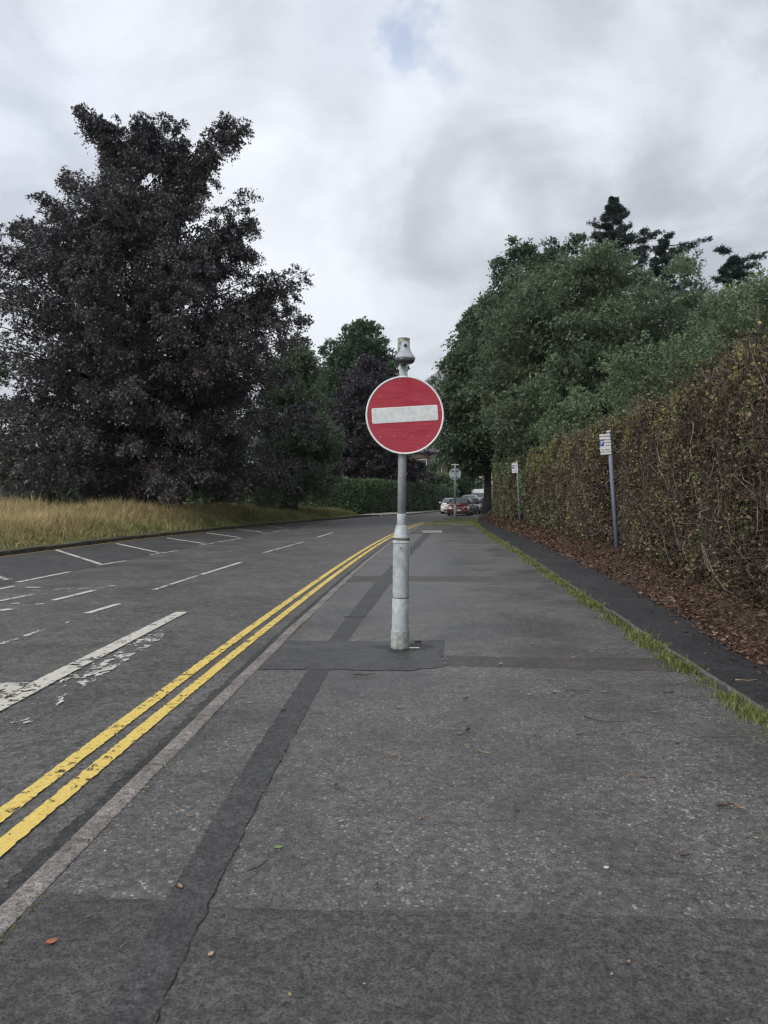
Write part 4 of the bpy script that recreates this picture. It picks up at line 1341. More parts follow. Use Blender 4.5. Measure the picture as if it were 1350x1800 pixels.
def hedge_leaves(n, y0, y1, ypow, zfun, depth, sz, leaf, name, clumped=None, topn=0.0, sat=None):
    y = y0 + RNG.uniform(0, 1, n) ** ypow * (y1 - y0)
    z = zfun(y, n)
    if clumped is not None:
        c = np.sin(y * 2.7 + 2 * np.sin(z * 2.1)) * np.sin(z * 3.3 + y * .8) + .5 * np.sin(y * 7.1 + z * 5.2)
        kk = c > clumped
        y, z = y[kk], z[kk]
        n = len(y)
    tp = RNG.uniform(0, 1, n) < topn
    z = np.where(tp, top_z(y) + RNG.normal(.02, .12, n), z)
    x = face_x(y, z) + np.where(tp, RNG.uniform(-.02, 1.7, n), RNG.uniform(depth[0], depth[1], n))
    s = np.interp(y, [5, 12, 48], [sz, sz * 1.2, sz * 2.6]) * RNG.uniform(.55, 1.25, n)
    ax = RNG.normal(0, 1, (n, 3)) + np.array([[-.3, 0, -.2]])
    nn = nrm(RNG.normal(0, .75, (n, 3)) + np.where(tp[:, None], np.array([[0, 0, 1.]]), np.array([[-.6, 0, .6]])))
    v, f = leaf_quads(np.stack([x, y, z], 1) - off_h, ax, nn, s, s * RNG.uniform(.45, .75, n))
    link(name, np_mesh(name, v, f, RNG.uniform(0, 1, n)), LEAF[leaf], bh)


uz = lambda y, n: .1 + RNG.uniform(0, 1, n) * (top_z(y) - .12)
hz = lambda y, n: top_z(y) * (.35 + .65 * RNG.uniform(0, 1, n) ** .55)
hedge_leaves(36000, 4.5, 22, 1.2, uz, (-.05, .34), .050, 'brown', 'dead_leaves', None, .08)
hedge_leaves(30000, 14, 48.5, 1.1, uz, (-.06, .3), .036, 'brown', 'far_dead_leaves', None, .10)
hedge_leaves(30000, 4.5, 48.5, 1.4, hz, (-.08, .15), .036, 'brown', 'upper_dead_leaves', -.3, .10)
hedge_leaves(30000, 5, 48.5, 1.25, uz, (-.09, .1), .042, 'lime', 'fresh_leaves', .60, .0)
hedge_leaves(30000, 7, 48.5, 1.0, lambda y, n: top_z(y) * (.72 + .28 * RNG.uniform(0, 1, n) ** .6), (-.10, .1), .042, 'lime', 'upper_fresh_leaves', .0, .45)
hedge_leaves(62000, 4.5, 48.5, 1.1, uz, (-.08, .15), .044, 'oldgreen', 'green_leaves', -.2, .15)
# one twisted grey stem that shows, and two snapped ones
pts = [(gp(1190, 900, 1.2)[0], 0, 0)]
for (a, b, r_) in (((1252, 740), (1240, 812), .009), ((1272, 900), (1300, 925), .014), ((1040, 840), (1058, 905), .022)):
    pass
yy = 10.4
st = []
for k_, (px_, py_) in enumerate([(1226, 742), (1236, 748), (1240, 758), (1238, 768), (1232, 778), (1233, 790), (1242, 803), (1250, 812)]):
    z_ = CAM_H - (py_ - 873) / F * yy
    st.append((float(face_x(yy, z_)) - .07 + .0 * k_, yy + .012 * (1236 - px_) * .3, z_))
tube_obj('twisted_stem', np.array(st) - off_h, np.linspace(.006, .011, len(st)), M['galv_dull'] if False else simple_mat('pale_dead_stem', (0.23, 0.19, 0.155), .85), bh, 6)

# ------------------------------------------------------------------ main sign
SX, SY = .157, 7.3
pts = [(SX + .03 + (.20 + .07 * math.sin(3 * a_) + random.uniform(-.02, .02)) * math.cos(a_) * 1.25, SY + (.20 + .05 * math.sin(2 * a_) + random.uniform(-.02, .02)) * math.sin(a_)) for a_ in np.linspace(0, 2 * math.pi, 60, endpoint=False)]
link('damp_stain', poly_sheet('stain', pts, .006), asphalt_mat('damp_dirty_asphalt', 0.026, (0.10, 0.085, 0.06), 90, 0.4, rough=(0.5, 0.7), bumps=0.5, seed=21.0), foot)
sign = empty('no_entry_sign', (SX, SY, .012), label='round red no entry sign on a grey steel post in the middle of the footway', cat='road sign')
sign.rotation_euler = (0, .0125, 0)
link('base_post', lathe_mesh('base', [(.086, -.01), (.089, .02), (.088, .165), (.083, .178), (.0825, .2), (.0825, 1.065)], 40), M['galv'], sign, True)
link('foot_sleeve', lathe_mesh('sleeve', [(.0895, 0), (.0915, .015), (.0905, .155), (.0885, .168)], 40, False), M['base_scuffed'], sign, True)
link('collar_rim', lathe_mesh('rim', [(.083, 1.062), (.0865, 1.066), (.087, 1.074), (.084, 1.08)], 40), M['rust'], sign, True)
link('collar', lathe_mesh('collar', [(.083, 1.08), (.080, 1.09), (.056, 1.195), (.052, 1.205), (.044, 1.207)], 40), M['galv'], sign, True)
link('upper_post', lathe_mesh('up', [(.041, 1.2), (.041, 3.03)], 28), M['galv'], sign, True)
link('post_sleeve', lathe_mesh('us', [(.0435, 1.206), (.0445, 1.21), (.0445, 1.31), (.042, 1.318)], 28), M['galv'], sign, True)


def curved_panel(name, r, z0, z1, a0, a1, th, corner=.02, mat=None, parent=None):
    na, nz = 18, 14
    v, idx = [], {}
    A = np.linspace(a0, a1, na)
    Z = np.linspace(z0, z1, nz)
    f = []
    outer = []
    for j, z in enumerate(Z):
        for i, a in enumerate(A):
            # round the bottom corners by pulling the edge in
            e = min(i, na - 1 - i) * (a1 - a0) / (na - 1) * r
            zz = z
            if e < corner and z < z0 + corner:
                zz = z0 + corner - math.sqrt(max(0, corner ** 2 - (corner - e) ** 2)) if z == Z[0] else max(z, z0 + corner * .6)
            v.append((r * math.sin(a), -r * math.cos(a), zz))
    n0 = len(v)
    v += [(x * (r - th) / r, y * (r - th) / r, z) for x, y, z in v]
    for j in range(nz - 1):
        for i in range(na - 1):
            k = j * na + i
            f.append((k, k + 1, k + na + 1, k + na))
    ring = [i for i in range(na)] + [j * na + na - 1 for j in range(1, nz)] + [(nz - 1) * na + i for i in range(na - 2, -1, -1)] + [j * na for j in range(nz - 2, 0, -1)]
    for a, b in zip(ring, ring[1:] + ring[:1]):
        f.append((b, a, a + n0, b + n0))
    me = bpy.data.meshes.new(name)
    me.from_pydata(v, [], f)
    me.update()
    return link(name, me, mat, parent)


link('door_shadow_gap', lathe_mesh('gap', [(.0832, .49), (.0832, .497)], 40, False), M['rust'], sign)
door = curved_panel('access_door', .0875, .50, 1.028, -1.15, .95, .006, .03, M['galv'], sign)
for s_, a_ in ((-1, -1.15), (1, .95)):
    pts_ = [(.0868 * math.sin(a_ + s_ * .03), -.0868 * math.cos(a_ + s_ * .03), z_) for z_ in np.linspace(.50, 1.03, 4)]
    tube_obj('door_seam', pts_, .0022, M['black'], sign, 5)
pts_ = [(.0862 * math.sin(a_), -.0862 * math.cos(a_), 1.031) for a_ in np.linspace(-1.15, .95, 14)]
tube_obj('door_seam', pts_, .0022, M['black'], sign, 5)
lock = link('door_lock', lathe_mesh('lock', [(.0005, .004), (.0065, .003), (.008, 0)], 14), M['black'], door, True)
lock.rotation_euler = (R(90), 0, 0)
lock.location = (-.006, -.0875, .985)
# sign face (faces the camera, -Y)
fc = empty('sign_plate', (.018 - .0, -.075, 2.285))
fc.parent = sign
fc.rotation_euler = (0, R(-.6), R(2.0))


def disc_mesh(name, r, y0, y1, seg=96, r_in=0.0, bev=.0):
    a = np.arange(seg) / seg * 2 * np.pi
    rings = [(r, y1), (r, y0 + bev), (r - bev, y0)]
    if r_in:
        rings.append((r_in, y0))
        rings.append((r_in, y1))
    v = np.concatenate([np.stack([rr * np.cos(a), np.full(seg, yy_), rr * np.sin(a)], -1) for rr, yy_ in rings])
    k = len(rings)
    idx = np.arange(k * seg).reshape(k, seg)
    nx = np.roll(idx, -1, 1)
    q = np.stack([idx[:-1], idx[1:], nx[1:], nx[:-1]], -1).reshape(-1, 4)
    fs = [q]
    if not r_in:
        fs += [idx[-1:], idx[:1, ::-1]]
    else:
        fs.append(np.stack([idx[-1], idx[0], nx[0], nx[-1]], -1))
    return np_mesh(name, v, fs)


def join_to(name, me, mat, parent, smooth=False):
    return link(name, me, mat, parent, smooth)


join_to('white_rim', disc_mesh('rim', .383, -.006, .006, 128, .366, .003), M['white_plain'], fc)
join_to('red_face', disc_mesh('face', .3658, -.004, .005, 128), M['red'], fc)
join_to('back_plate', disc_mesh('bk', .376, .0065, .012, 96), M['sign_back'], fc)


def round_rect(w, h, r, seg=6):
    out = []
    for cx_, cy_, a0 in ((w / 2 - r, h / 2 - r, 0), (-w / 2 + r, h / 2 - r, 90), (-w / 2 + r, -h / 2 + r, 180), (w / 2 - r, -h / 2 + r, 270)):
        for i in range(seg + 1):
            a = R(a0 + 90 * i / seg)
            out.append((cx_ + r * math.cos(a), cy_ + r * math.sin(a)))
    return out


def flat_poly_xz(name, pts, y0, y1):
    n = len(pts)
    v = [(x, y0, z) for x, z in pts] + [(x, y1, z) for x, z in pts]
    f = [list(range(n)), list(range(2 * n - 1, n - 1, -1))]
    f += [(i, i + n, (i + 1) % n + n, (i + 1) % n) for i in range(n)]
    me = bpy.data.meshes.new(name)
    me.from_pydata(v, [], f)
    me.update()
    return me


bar0 = link('bar_border', flat_poly_xz('bb', round_rect(.645, .150, .016), -.0055, -.0038), M['white_plain'], fc)
bar = link('white_bar', flat_poly_xz('b', round_rect(.632, .137, .012), -.0068, -.0054), M['bar_white'], fc)
for b in (bar0, bar):
    b.rotation_euler = (0, R(-3.6), 0)
    b.location = (0, 0, .008)
for zc in (.22, -.22):
    link('bracket', box_mesh('br', (.42, .022, .035), .003, (0, .026, zc)), M['galv_dull'], fc)
    link('clamp', lathe_mesh('cl', [(.046, 2.285 + zc - .02), (.049, 2.285 + zc - .018), (.049, 2.285 + zc + .018), (.046, 2.285 + zc + .02)], 24, False), M['galv_dull'], sign, True)
for px_, pz_ in ((-.24, -.215), (-.105, -.212), (.07, -.205), (.235, -.198), (-.05, .345)):
    s_ = link('rivet', lathe_mesh('rv', [(.0005, .002), (.0035, .0015), (.004, 0)], 8), M['white_plain'], fc)
    s_.rotation_euler = (R(90), 0, 0)
    s_.location = (px_, -.0042, pz_)
tb = link('top_clip', box_mesh('tc', (.007, .014, .03), .002), M['black'], fc)
tb.location = (.022, 0, .388)
# post top and the lamp over the sign
link('top_sleeve', lathe_mesh('ts', [(.058, 2.90), (.060, 2.905), (.060, 3.035), (.058, 3.04)], 28), simple_mat('lichened_sleeve', (0.27, 0.27, 0.22), .8, 0, .5, 30, .4), sign, True)
link('post_cap', lathe_mesh('pc', [(.061, 3.036), (.062, 3.045), (.056, 3.052), (.02, 3.056), (.001, 3.057)], 28), M['galv_dull'], sign, True)
lampr = empty('sign_lamp', (.012, -.09, 2.80))
lampr.parent = sign
prof = [(.002, -.022), (.05, -.022), (.080, -.012), (.096, .006), (.101, .028), (.099, .045), (.088, .062), (.070, .085), (.055, .11), (.047, .14), (.044, .165), (.036, .188), (.02, .2), (.002, .203)]
hood = link('lamp_hood', lathe_mesh('hood', [(r_, z_) for r_, z_ in prof if z_ > .02] , 36), M['lamp_grey'], lampr, True)
hood.scale = (1, .85, 1)
lens = link('lamp_lens', lathe_mesh('lens', [(.002, -.022), (.05, -.020), (.078, -.010), (.092, .006), (.098, .0275)], 36), M['dark_lens'], lampr, True)
lens.scale = (1, .85, 1)
ph = link('photocell', lathe_mesh('ph', [(.0145, 0), (.0145, .012), (.010, .018), (.001, .02)], 16), M['black'], lampr, True)
ph.rotation_euler = (R(90), 0, 0)
ph.location = (0, -.036, .155)
link('lamp_arm', box_mesh('arm', (.05, .07, .06), .01, (0, .06, .13)), M['galv_dull'], lampr)

# ------------------------------------------------------------------ distant sign (seen from the back)
X2, Y2 = (800 - 675) / F * 47.6, 47.6
fs = empty('road_sign', (X2, Y2, 0.0), label='round sign seen from behind on a post on the distant island', cat='road sign')
link('base_post', lathe_mesh('fb', [(.10, 0), (.10, .86), (.055, .98)], 16), M['galv_dull'], fs, True)
link('upper_post', lathe_mesh('fu', [(.045, .95), (.045, 3.55)], 14), M['galv_dull'], fs, True)
dd = link('sign_back', disc_mesh('fd', .385, .06, .07, 48), M['sign_back'], fs)
dd.location = (0.0, 0, 2.96)
for zc in (.2, -.24):
    link('bracket', box_mesh('fbr', (.46, .02, .05), 0, (0, .045, 2.96 + zc)), simple_mat('dark_bracket', (.12, .13, .14), .6), fs)
lb = empty('sign_lamp', (0, 0, 3.56))
lb.parent = fs
link('lamp_body', box_mesh('fl', (.50, .16, .06), .02, (0, .06, 0)), M['white_plain'], lb)
link('lamp_arm', box_mesh('fla', (.09, .14, .05), .01, (0, .05, .045)), M['galv_dull'], lb)


# ------------------------------------------------------------------ parking plates
def text_mesh(s, size, align='LEFT'):
    cu = bpy.data.curves.new('txt', 'FONT')
    cu.body = s
    cu.size = size
    cu.align_x = align
    cu.extrude = 0.0
    cu.offset = size * .012
    cu.resolution_u = 2
    ob = bpy.data.objects.new('txt', cu)
    COL.objects.link(ob)
    dg = bpy.context.evaluated_depsgraph_get()
    me = bpy.data.meshes.new_from_object(ob.evaluated_get(dg))
    bpy.data.objects.remove(ob)
    bpy.data.curves.remove(cu)
    return me


M['ink'] = simple_mat('black_print', (.02, .02, .025), .5)
M['blue'] = simple_mat('blue_print', (.03, .09, .36), .45)


def parking_sign(loc, tilt, ln, w, h, label, yaw):
    r = empty('parking_sign', loc, label=label, cat='parking sign', group='disc parking signs against the brown hedge')
    r.rotation_euler = tilt
    link('post', lathe_mesh('pp', [(.048, -.3), (.048, ln), (.046, ln + .004)], 20), M['post_blue'], r, True)
    link('post_cap', lathe_mesh('pcap', [(.050, ln - .05), (.052, ln + .006), (.03, ln + .014), (.001, ln + .016)], 20), M['galv_dull'], r, True)
    pl = empty('plate', (-.115, -.062, ln - .06 - h / 2))
    pl.parent = r
    pl.rotation_euler = (0, 0, yaw)
    link('plate_sheet', flat_poly_xz('pls', round_rect(w, h, .02), -.002, .003), M['white_plain'], pl)
    link('plate_border', disc_mesh('plb', .001, -.001, 0, 6), M['ink'], pl)

    def put(s, size, x, z, al='LEFT', mat='ink', y=-.0045):
        o = link('lettering', text_mesh(s, size, al), M[mat], pl)
        o.rotation_euler = (R(90), 0, 0)
        o.location = (x, y, z)
        o['kind'] = 'stuff'
        return o
    put('Disc Parking', .052, 0, h / 2 - .065, 'CENTER')
    link('blue_square', flat_poly_xz('bs', round_rect(.085, .15, .008), -.004, -.0022), M['blue'], pl).location = (-.075, 0, .035)
    put('P', .13, -.075, -.01, 'CENTER', 'white_plain', -.0065)
    put('Mon-Sat', .044, .042, .085, 'CENTER')
    put('8am-6pm', .044, .042, .025, 'CENTER')
    put('2 hours', .044, .042, -.04, 'CENTER')
    put('No return', .044, 0, -.13, 'CENTER')
    put('within 1 hour', .044, 0, -.18, 'CENTER')
    return r


px2 = (1085 - 675) / F * 16.3
zb = .28
parking_sign((px2, 16.3, zb), (0, -.070, 0), 2.67, .235, .45, 'nearer disc parking sign on a leaning grey post in a gap of the hedge', R(0))
px3 = (914.5 - 675) / F * 33.0
parking_sign((px3, 33.0, .3), (0, -.055, 0), 2.78, .27, .45, 'farther disc parking sign on a grey post, smaller in view', R(0))


# ------------------------------------------------------------------ vehicles
M['glass'] = simple_mat('car_glass', (.10, .12, .14), .08, 0, .1)
M['tyre'] = simple_mat('tyre_rubber', (.02, .02, .02), .85)
M['rim'] = simple_mat('alloy_wheel', (.35, .35, .36), .35, .7)
M['lampglass'] = simple_mat('headlamp_glass', (.55, .57, .58), .1, .2)
M['plate'] = simple_mat('number_plate', (.7, .7, .66), .5)


def car_paint(name, col):
    m, t, p, o = new_mat(name)
    n = noise(t, objcoord(t), 3.0, 4)
    L(t, mixcol(t, maprange(t, n, .3, .7), tuple(c * .88 for c in col), col), p.inputs['Base Color'])
    p.inputs['Roughness'].default_value = .3
    p.inputs['Coat Weight'].default_value = .8
    p.inputs['Coat Roughness'].default_value = .06
    return m


def loft(name, rings, cap=True):
    rings = np.array(rings, float)
    n, k, _ = rings.shape
    idx = np.arange(n * k).reshape(n, k)
    nx = np.roll(idx, -1, 1)
    q = np.stack([idx[:-1], nx[:-1], nx[1:], idx[1:]], -1).reshape(-1, 4)
    return np_mesh(name, rings.reshape(-1, 3), [q, idx[-1:], idx[:1, ::-1]])


def vehicle(name, label, cat, loc, rz, paint, W_=1.78, L_=4.3, H_=1.46, hood=.92, belt=.95, wb=.72, wt=.95, ws_len=.75, roof_end=.86, group=None, van=False, dark=False):
    """front faces -Y"""
    root = empty(name, loc, rz, label, cat, group)
    hw = W_ / 2

    def ring(y, w, zb_, zt, sh):
        return [(-w * .9, y, zb_), (-w, y, zb_ + .12), (-w, y, sh), (-w * .93, y, zt - .02), (-w * .6, y, zt + .015), (0, y, zt + .03),
                (w * .6, y, zt + .015), (w * .93, y, zt - .02), (w, y, sh), (w, y, zb_ + .12), (w * .9, y, zb_)]
    yf = -L_ / 2
    st = [(0, .78, .24, .50, .42), (.03, .90, .20, .62, .5), (.12, .96, .18, .72, .6), (.35, .99, .17, hood - .10, .70), (.8, 1.0, .17, hood - .03, .78), (ws_len + .45, 1.0, .17, hood + .02, .84),
          (L_ * .5, 1.0, .17, belt + .02, .86), (L_ * .8, .99, .17, belt + .04, .88), (L_ - .25, .97, .2, belt, .86), (L_ - .05, .92, .25, belt - .1, .8), (L_, .85, .3, belt - .25, .66)]
    link('body', loft('body', [ring(yf + a, hw * b, c, d, e) for a, b, c, d, e in st]), paint, root, True)
    # cabin
    y0, y1, y2, y3 = yf + wt, yf + wt + ws_len, yf + L_ * roof_end - .35, yf + L_ * min(roof_end + .09, .985)

    def cring(y, wb_, wr, zt, zbt):
        return [(-wb_, y, zbt), (-(wb_ * .5 + wr * .5), y, (zt + zbt) / 2), (-wr, y, zt - .04), (-wr * .85, y, zt), (0, y, zt + .02), (wr * .85, y, zt), (wr, y, zt - .04), ((wb_ * .5 + wr * .5), y, (zt + zbt) / 2), (wb_, y, zbt)]
    cabr = [cring(y0, hw * .9, hw * .86, hood + .03, hood - .05), cring(y0 + (y1 - y0) * .5, hw * .92, hw * .80, (hood + H_) / 2 + .05, hood), cring(y1, hw * .93, hw * .74, H_ - .03, hood),
            cring((y1 + y2) / 2, hw * .93, hw * .75, H_, belt - .05), cring(y2, hw * .93, hw * .73, H_ - .03, belt - .05), cring(y3, hw * .9, hw * .72, (H_ + belt) / 2 - .05, belt - .06)]
    cab = link('cabin', loft('cabin', cabr), paint, root, True)

    def quad(nm, p, mat, par=root):
        me = bpy.data.meshes.new(nm)
        n = len(p)
        c = sum((Vector(a) for a in p), Vector()) / n
        nn_ = (Vector(p[1]) - Vector(p[0])).cross(Vector(p[2]) - Vector(p[0])).normalized()
        q_ = [tuple(Vector(a) - nn_ * .01) for a in p]
        me.from_pydata(list(p) + q_, [], [list(range(n)), list(range(2 * n - 1, n - 1, -1))] + [(i, i + n, (i + 1) % n + n, (i + 1) % n) for i in range(n)])
        me.update()
        return link(nm, me, mat, par)
    e = .07
    # windscreen proud of the cabin slope
    ym, zm, kk = (y0 + y1) / 2, (hood + H_) / 2, (.15 if van else .85)
    quad('windscreen', [(-hw * .80, y0 + .02, hood + .04 + e), (hw * .80, y0 + .02, hood + .04 + e), (hw * .76, ym - e, zm + .05), (hw * (.76 - .1 * kk), ym + (y1 - ym) * kk - e, zm + .05 + (H_ - .06 - zm) * kk), (-hw * (.76 - .1 * kk), ym + (y1 - ym) * kk - e, zm + .05 + (H_ - .06 - zm) * kk), (-hw * .76, ym - e, zm + .05)], M['glass'])
    for s in (-1, 1):
        quad('side_window', [(s * (hw * .93 + e), y0 + .35, belt + .02), (s * (hw * .79 + e * 2), y1 - .02, H_ - .10), (s * (hw * .79 + e * 2), y2 - .05, H_ - .10), (s * (hw * .93 + e), y3 - .25, belt + .05)][::s], M['glass'])
        quad('headlight', [(s * hw * .52, yf + .015, .62), (s * hw * .92, yf + .07, .62), (s * hw * .95, yf + .20, .76), (s * hw * .58, yf + .10, .74)][::s], M['lampglass'])
        mir = link('door_mirror', box_mesh('mir', (.2, .1, .14), .03), M['black'] if dark else paint, root, True)
        mir.location = (s * (hw + .10), y0 + .45, belt + .06)
        for yw in (yf + L_ * .19, yf + L_ * .80):
            ty = link('wheel', lathe_mesh('tyre', [(.20, -.11), (.30, -.11), (.325, -.07), (.325, .07), (.30, .11), (.20, .11)], 24), M['tyre'], root, True)
            ty.rotation_euler = (0, R(90), 0)
            ty.location = (s * (hw - .10), yw, .325)
            rm = link('rim', lathe_mesh('rim', [(.001, .085), (.06, .10), (.19, .112), (.205, .105)], 16), M['rim'], ty, True)
            if s < 0:
                rm.rotation_euler = (R(180), 0, 0)
    link('grille', box_mesh('grl', (hw * .8, .04, .12), .01, (0, yf + .03, .56)), M['black'], root)
    link('bumper_intake', box_mesh('bmp', (hw * 1.3, .05, .12), .01, (0, yf + .02, .32)), M['black'], root)
    link('number_plate', box_mesh('np', (.52, .02, .11), 0, (0, yf - .01, .44)), M['plate'], root)
    return root


white_p = car_paint('white_car_paint', (.62, .62, .60))
red_p = car_paint('dark_red_car_paint', (.10, .010, .016))
vehicle('parked_car', 'dark red car at the head of the row under the trees', 'car', (6.35 + .1, 61.6 + .6, ROAD_Z), R(-13), red_p, dark=True, group='cars parked beyond the island')
vehicle('parked_car', 'white car half hidden behind the dark red one', 'car', (6.3, 69.5, ROAD_Z), R(-8), white_p, W_=1.75, H_=1.42, group='cars parked beyond the island')
vehicle('parked_car', 'dark grey car right behind the dark red one', 'car', (8.2, 68.6, ROAD_Z), R(-14), car_paint('dark_grey_car_paint', (.035, .042, .05)), group='cars parked beyond the island')
vehicle('parked_car', 'tall silver car seen over the roof of the red one', 'car', (9.2, 79, ROAD_Z), R(-12), car_paint('silver_car_paint', (.30, .34, .36)), H_=1.75, belt=1.05, hood=1.02, wt=.8, roof_end=.93, group='cars parked beyond the island')
vehicle('parked_car', 'lime green hatchback at the right of the row', 'car', (9.4, 71.0, ROAD_Z), R(-14), car_paint('lime_green_car_paint', (.34, .42, .10)), L_=3.7, H_=1.5, roof_end=.93, group='cars parked beyond the island')
vehicle('delivery_van', 'white van standing behind the row of parked cars', 'van', (11.3, 87, ROAD_Z), R(-10), white_p, W_=2.0, L_=5.4, H_=2.45, hood=1.25, belt=1.3, wt=.55, ws_len=.85, roof_end=.97, van=True)

# ------------------------------------------------------------------ houses
M['brick'] = simple_mat('brown_brick', (.16, .125, .105), .9, 0, .25, 3, .3)
M['render'] = simple_mat('cream_render', (.58, .56, .50), .85, 0, .08, .8)
M['slate'] = simple_mat('roof_slate', (.10, .10, .11), .7, 0, .25, 4)
M['frame'] = simple_mat('white_window_frame', (.7, .7, .68), .5)


def house(name, loc, rz, w, d, h, rh, wall, label, wins):
    r = empty(name, loc, rz, label, 'house')
    wl = link('wall', box_mesh('wall', (w, d, h), 0, (0, d / 2, h / 2)), wall, r)
    v = [(-w / 2 - .3, -.3, h), (w / 2 + .3, -.3, h), (w / 2 + .3, d + .3, h), (-w / 2 - .3, d + .3, h), (-w / 2 - .3, d / 2, h + rh), (w / 2 + .3, d / 2, h + rh)]
    me = bpy.data.meshes.new('roof')
    me.from_pydata([(a, b, c + .003) for a, b, c in v], [], [(0, 1, 5, 4), (2, 3, 4, 5), (0, 4, 3), (1, 2, 5), (3, 2, 1, 0)])
    rf = link('roof', me, M['slate'], r)
    link('chimney', box_mesh('ch', (.9, .6, 1.8), .03, (w * .3, d / 2, h + rh + .3)), M['brick'], rf)
    for x, z, ww, hh in wins:
        wf = link('window', box_mesh('wf', (ww, .12, hh), 0), M['glass'], r)
        wf.location = (x, -.03, z)
        for dx, dz, sx, sz in ((-ww / 2, 0, .12, hh + .12), (ww / 2, 0, .12, hh + .12), (0, -hh / 2, ww - .12, .14), (0, hh / 2, ww - .12, .12), (0, 0, .10, hh - .13)):
            fr = link('frame', box_mesh('fr', (sx, .1, sz), 0), M['frame'], wf)
            fr.location = (dx, -.075, dz)
    return r


house('brick_house', (5.6, 112, 0), R(-4), 9.0, 8, 8.2, 2.8, M['brick'], 'brown brick house with white window frames glimpsed below the no entry sign',
      [(-2.2, 6.0, 1.0, 2.2), (.2, 6.0, 1.3, 2.2), (2.6, 6.0, 1.0, 2.2), (-2, 2.4, 1.5, 1.8), (2, 2.4, 1.5, 1.8)])
house('rendered_house', (17.4, 122, 0), R(-8), 6.8, 8, 6.0, 2.6, M['render'], 'pale rendered house behind the white van', [(-1.6, 4.0, 1.0, 1.2), (1.6, 4.0, 1.0, 1.2)])
house('brick_house', (13.4, 134, 0), R(-6), 6.0, 8, 5.6, 2.2, M['brick'], 'low brown house between the far hedge and the pale one', [(-1.5, 3.6, 1.1, 1.3), (1.2, 3.6, 1.1, 1.3)])
gp_ = empty('garden_wall', (10.6, 106, 0), R(-20), 'white garden gable wall at the end of the clipped hedge', 'wall')
link('wall_panel', box_mesh('gw', (2.4, .3, 3.6), .03, (0, 0, 1.8)), M['frame'], gp_)
link('coping', box_mesh('gc', (2.6, .45, .14), .02, (0, 0, 3.673)), M['slate'], gp_)

# ------------------------------------------------------------------ hill
nx, nyh = 90, 24
xs = np.linspace(-1700, 2300, nx)
ysh = np.linspace(2600, 4400, nyh)
XX, YY = np.meshgrid(xs, ysh)
ridge = np.interp(XX, [-1700, -600, -200, 60, 160, 260, 420, 700, 1400, 2300], [0, 120, 300, 430, 500, 575, 640, 600, 280, 0])
cross = np.exp(-((YY - 3300) / 420) ** 2)
ZZ = ridge * cross * (1 + .05 * np.sin(XX / 90) * np.sin(YY / 130)) - 2
idx = np.arange(nx * nyh).reshape(nyh, nx)
q = np.stack([idx[:-1, :-1], idx[:-1, 1:], idx[1:, 1:], idx[1:, :-1]], -1).reshape(-1, 4)
tag(link('hill', np_mesh('hill', np.stack([XX, YY, ZZ], -1).reshape(-1, 3), q), simple_mat('hill_grass', (.055, .06, .055), .95, 0, .35, .01), None, True), kind='structure',
    label='misty grey hill rising beyond the trees')

# ------------------------------------------------------------------ small things lying on the tarmac
M['dead_twig'] = simple_mat('wet_dead_twig', (.085, .05, .035), .7, 0, .3, 30)
M['pale_twig'] = simple_mat('pale_split_twig', (.28, .19, .12), .7, 0, .3, 30)


def twig(px, py, lpx, ang, bend, mat, label, r=.0032, fork=False):
    r *= 1.35
    x, y = gp(px, py, .014)
    ln = lpx / F * y
    d = np.array([math.cos(ang), math.sin(ang)])
    s = np.array([-d[1], d[0]])
    t = np.linspace(-.5, .5, 8)
    pts = [(d[0] * ln * a + s[0] * bend * ln * (a * a * 4 - .3) + random.uniform(-.002, .002), d[1] * ln * a + s[1] * bend * ln * (a * a * 4 - .3), r + .001 + .004 * abs(math.sin(a * 5))) for a in t]
    v, f = tubes(np.array([pts]), np.array([[r * (1.1 - .7 * (a + .5)) for a in t]]), 5)
    fs_ = [a for a in f]
    if fork:
        q0 = np.array(pts[4])
        p2 = np.array([[q0 + np.array([d[0] * .3 * ln * b + s[0] * .25 * ln * b, d[1] * .3 * ln * b + s[1] * .25 * ln * b, 0]) for b in (0, .4, .8, 1.0)]])
        v2, f2 = tubes(p2, np.array([[r * .7, r * .6, r * .5, r * .3]]), 5)
        fs_ += [a + len(v) for a in f2]
        v = np.vstack([v, v2])
    v = v * np.array([[1, 1, 1.3]])
    o = link('fallen_twig', np_mesh('twig', v, fs_), mat, None, True)
    o.location = (x, y, .005 if not 1100 < py < 1185 else .009)
    return tag(o, label, 'twig', 'twigs fallen on the footway')


G = 'small dead twig among those scattered over the damp footway'
twig(823, 1280, 24, 1.5, .3, M['dead_twig'], 'forked dark twig standing alone in the middle of the footway', .004, True)
twig(1060, 1266, 70, -.5, .18, M['dead_twig'], 'long thin curved twig right of the middle of the footway', .0028)
twig(822, 1312, 20, 1.9, .1, M['pale_twig'], 'pale short split twig just in front of the forked dark one', .003)
twig(852, 1322, 26, -.6, .12, M['pale_twig'], 'pale slanting twig right of the short split one', .003)
twig(697, 1328, 20, .4, .1, M['pale_twig'], G)
twig(743, 1438, 18, .8, .08, M['pale_twig'], 'stubby pale twig in the middle foreground', .004)
twig(908, 1425, 16, -1.1, .2, M['dead_twig'], 'short thick dark twig near the middle foreground', .006)
twig(590, 1384, 28, -1.4, .15, M['dead_twig'], G, .004)
twig(469, 1388, 20, .6, .1, M['pale_twig'], G, .002)
twig(455, 1522, 46, .9, .1, M['dead_twig'], 'long dark twig lying beside the trench patch', .0025)
twig(1275, 1415, 32, .15, .05, M['dead_twig'], 'flat dark twig near the right edge', .004)
twig(1301, 1419, 22, -1.1, .1, M['pale_twig'], 'pale brown twig touching the flat dark one at the right edge', .0035)
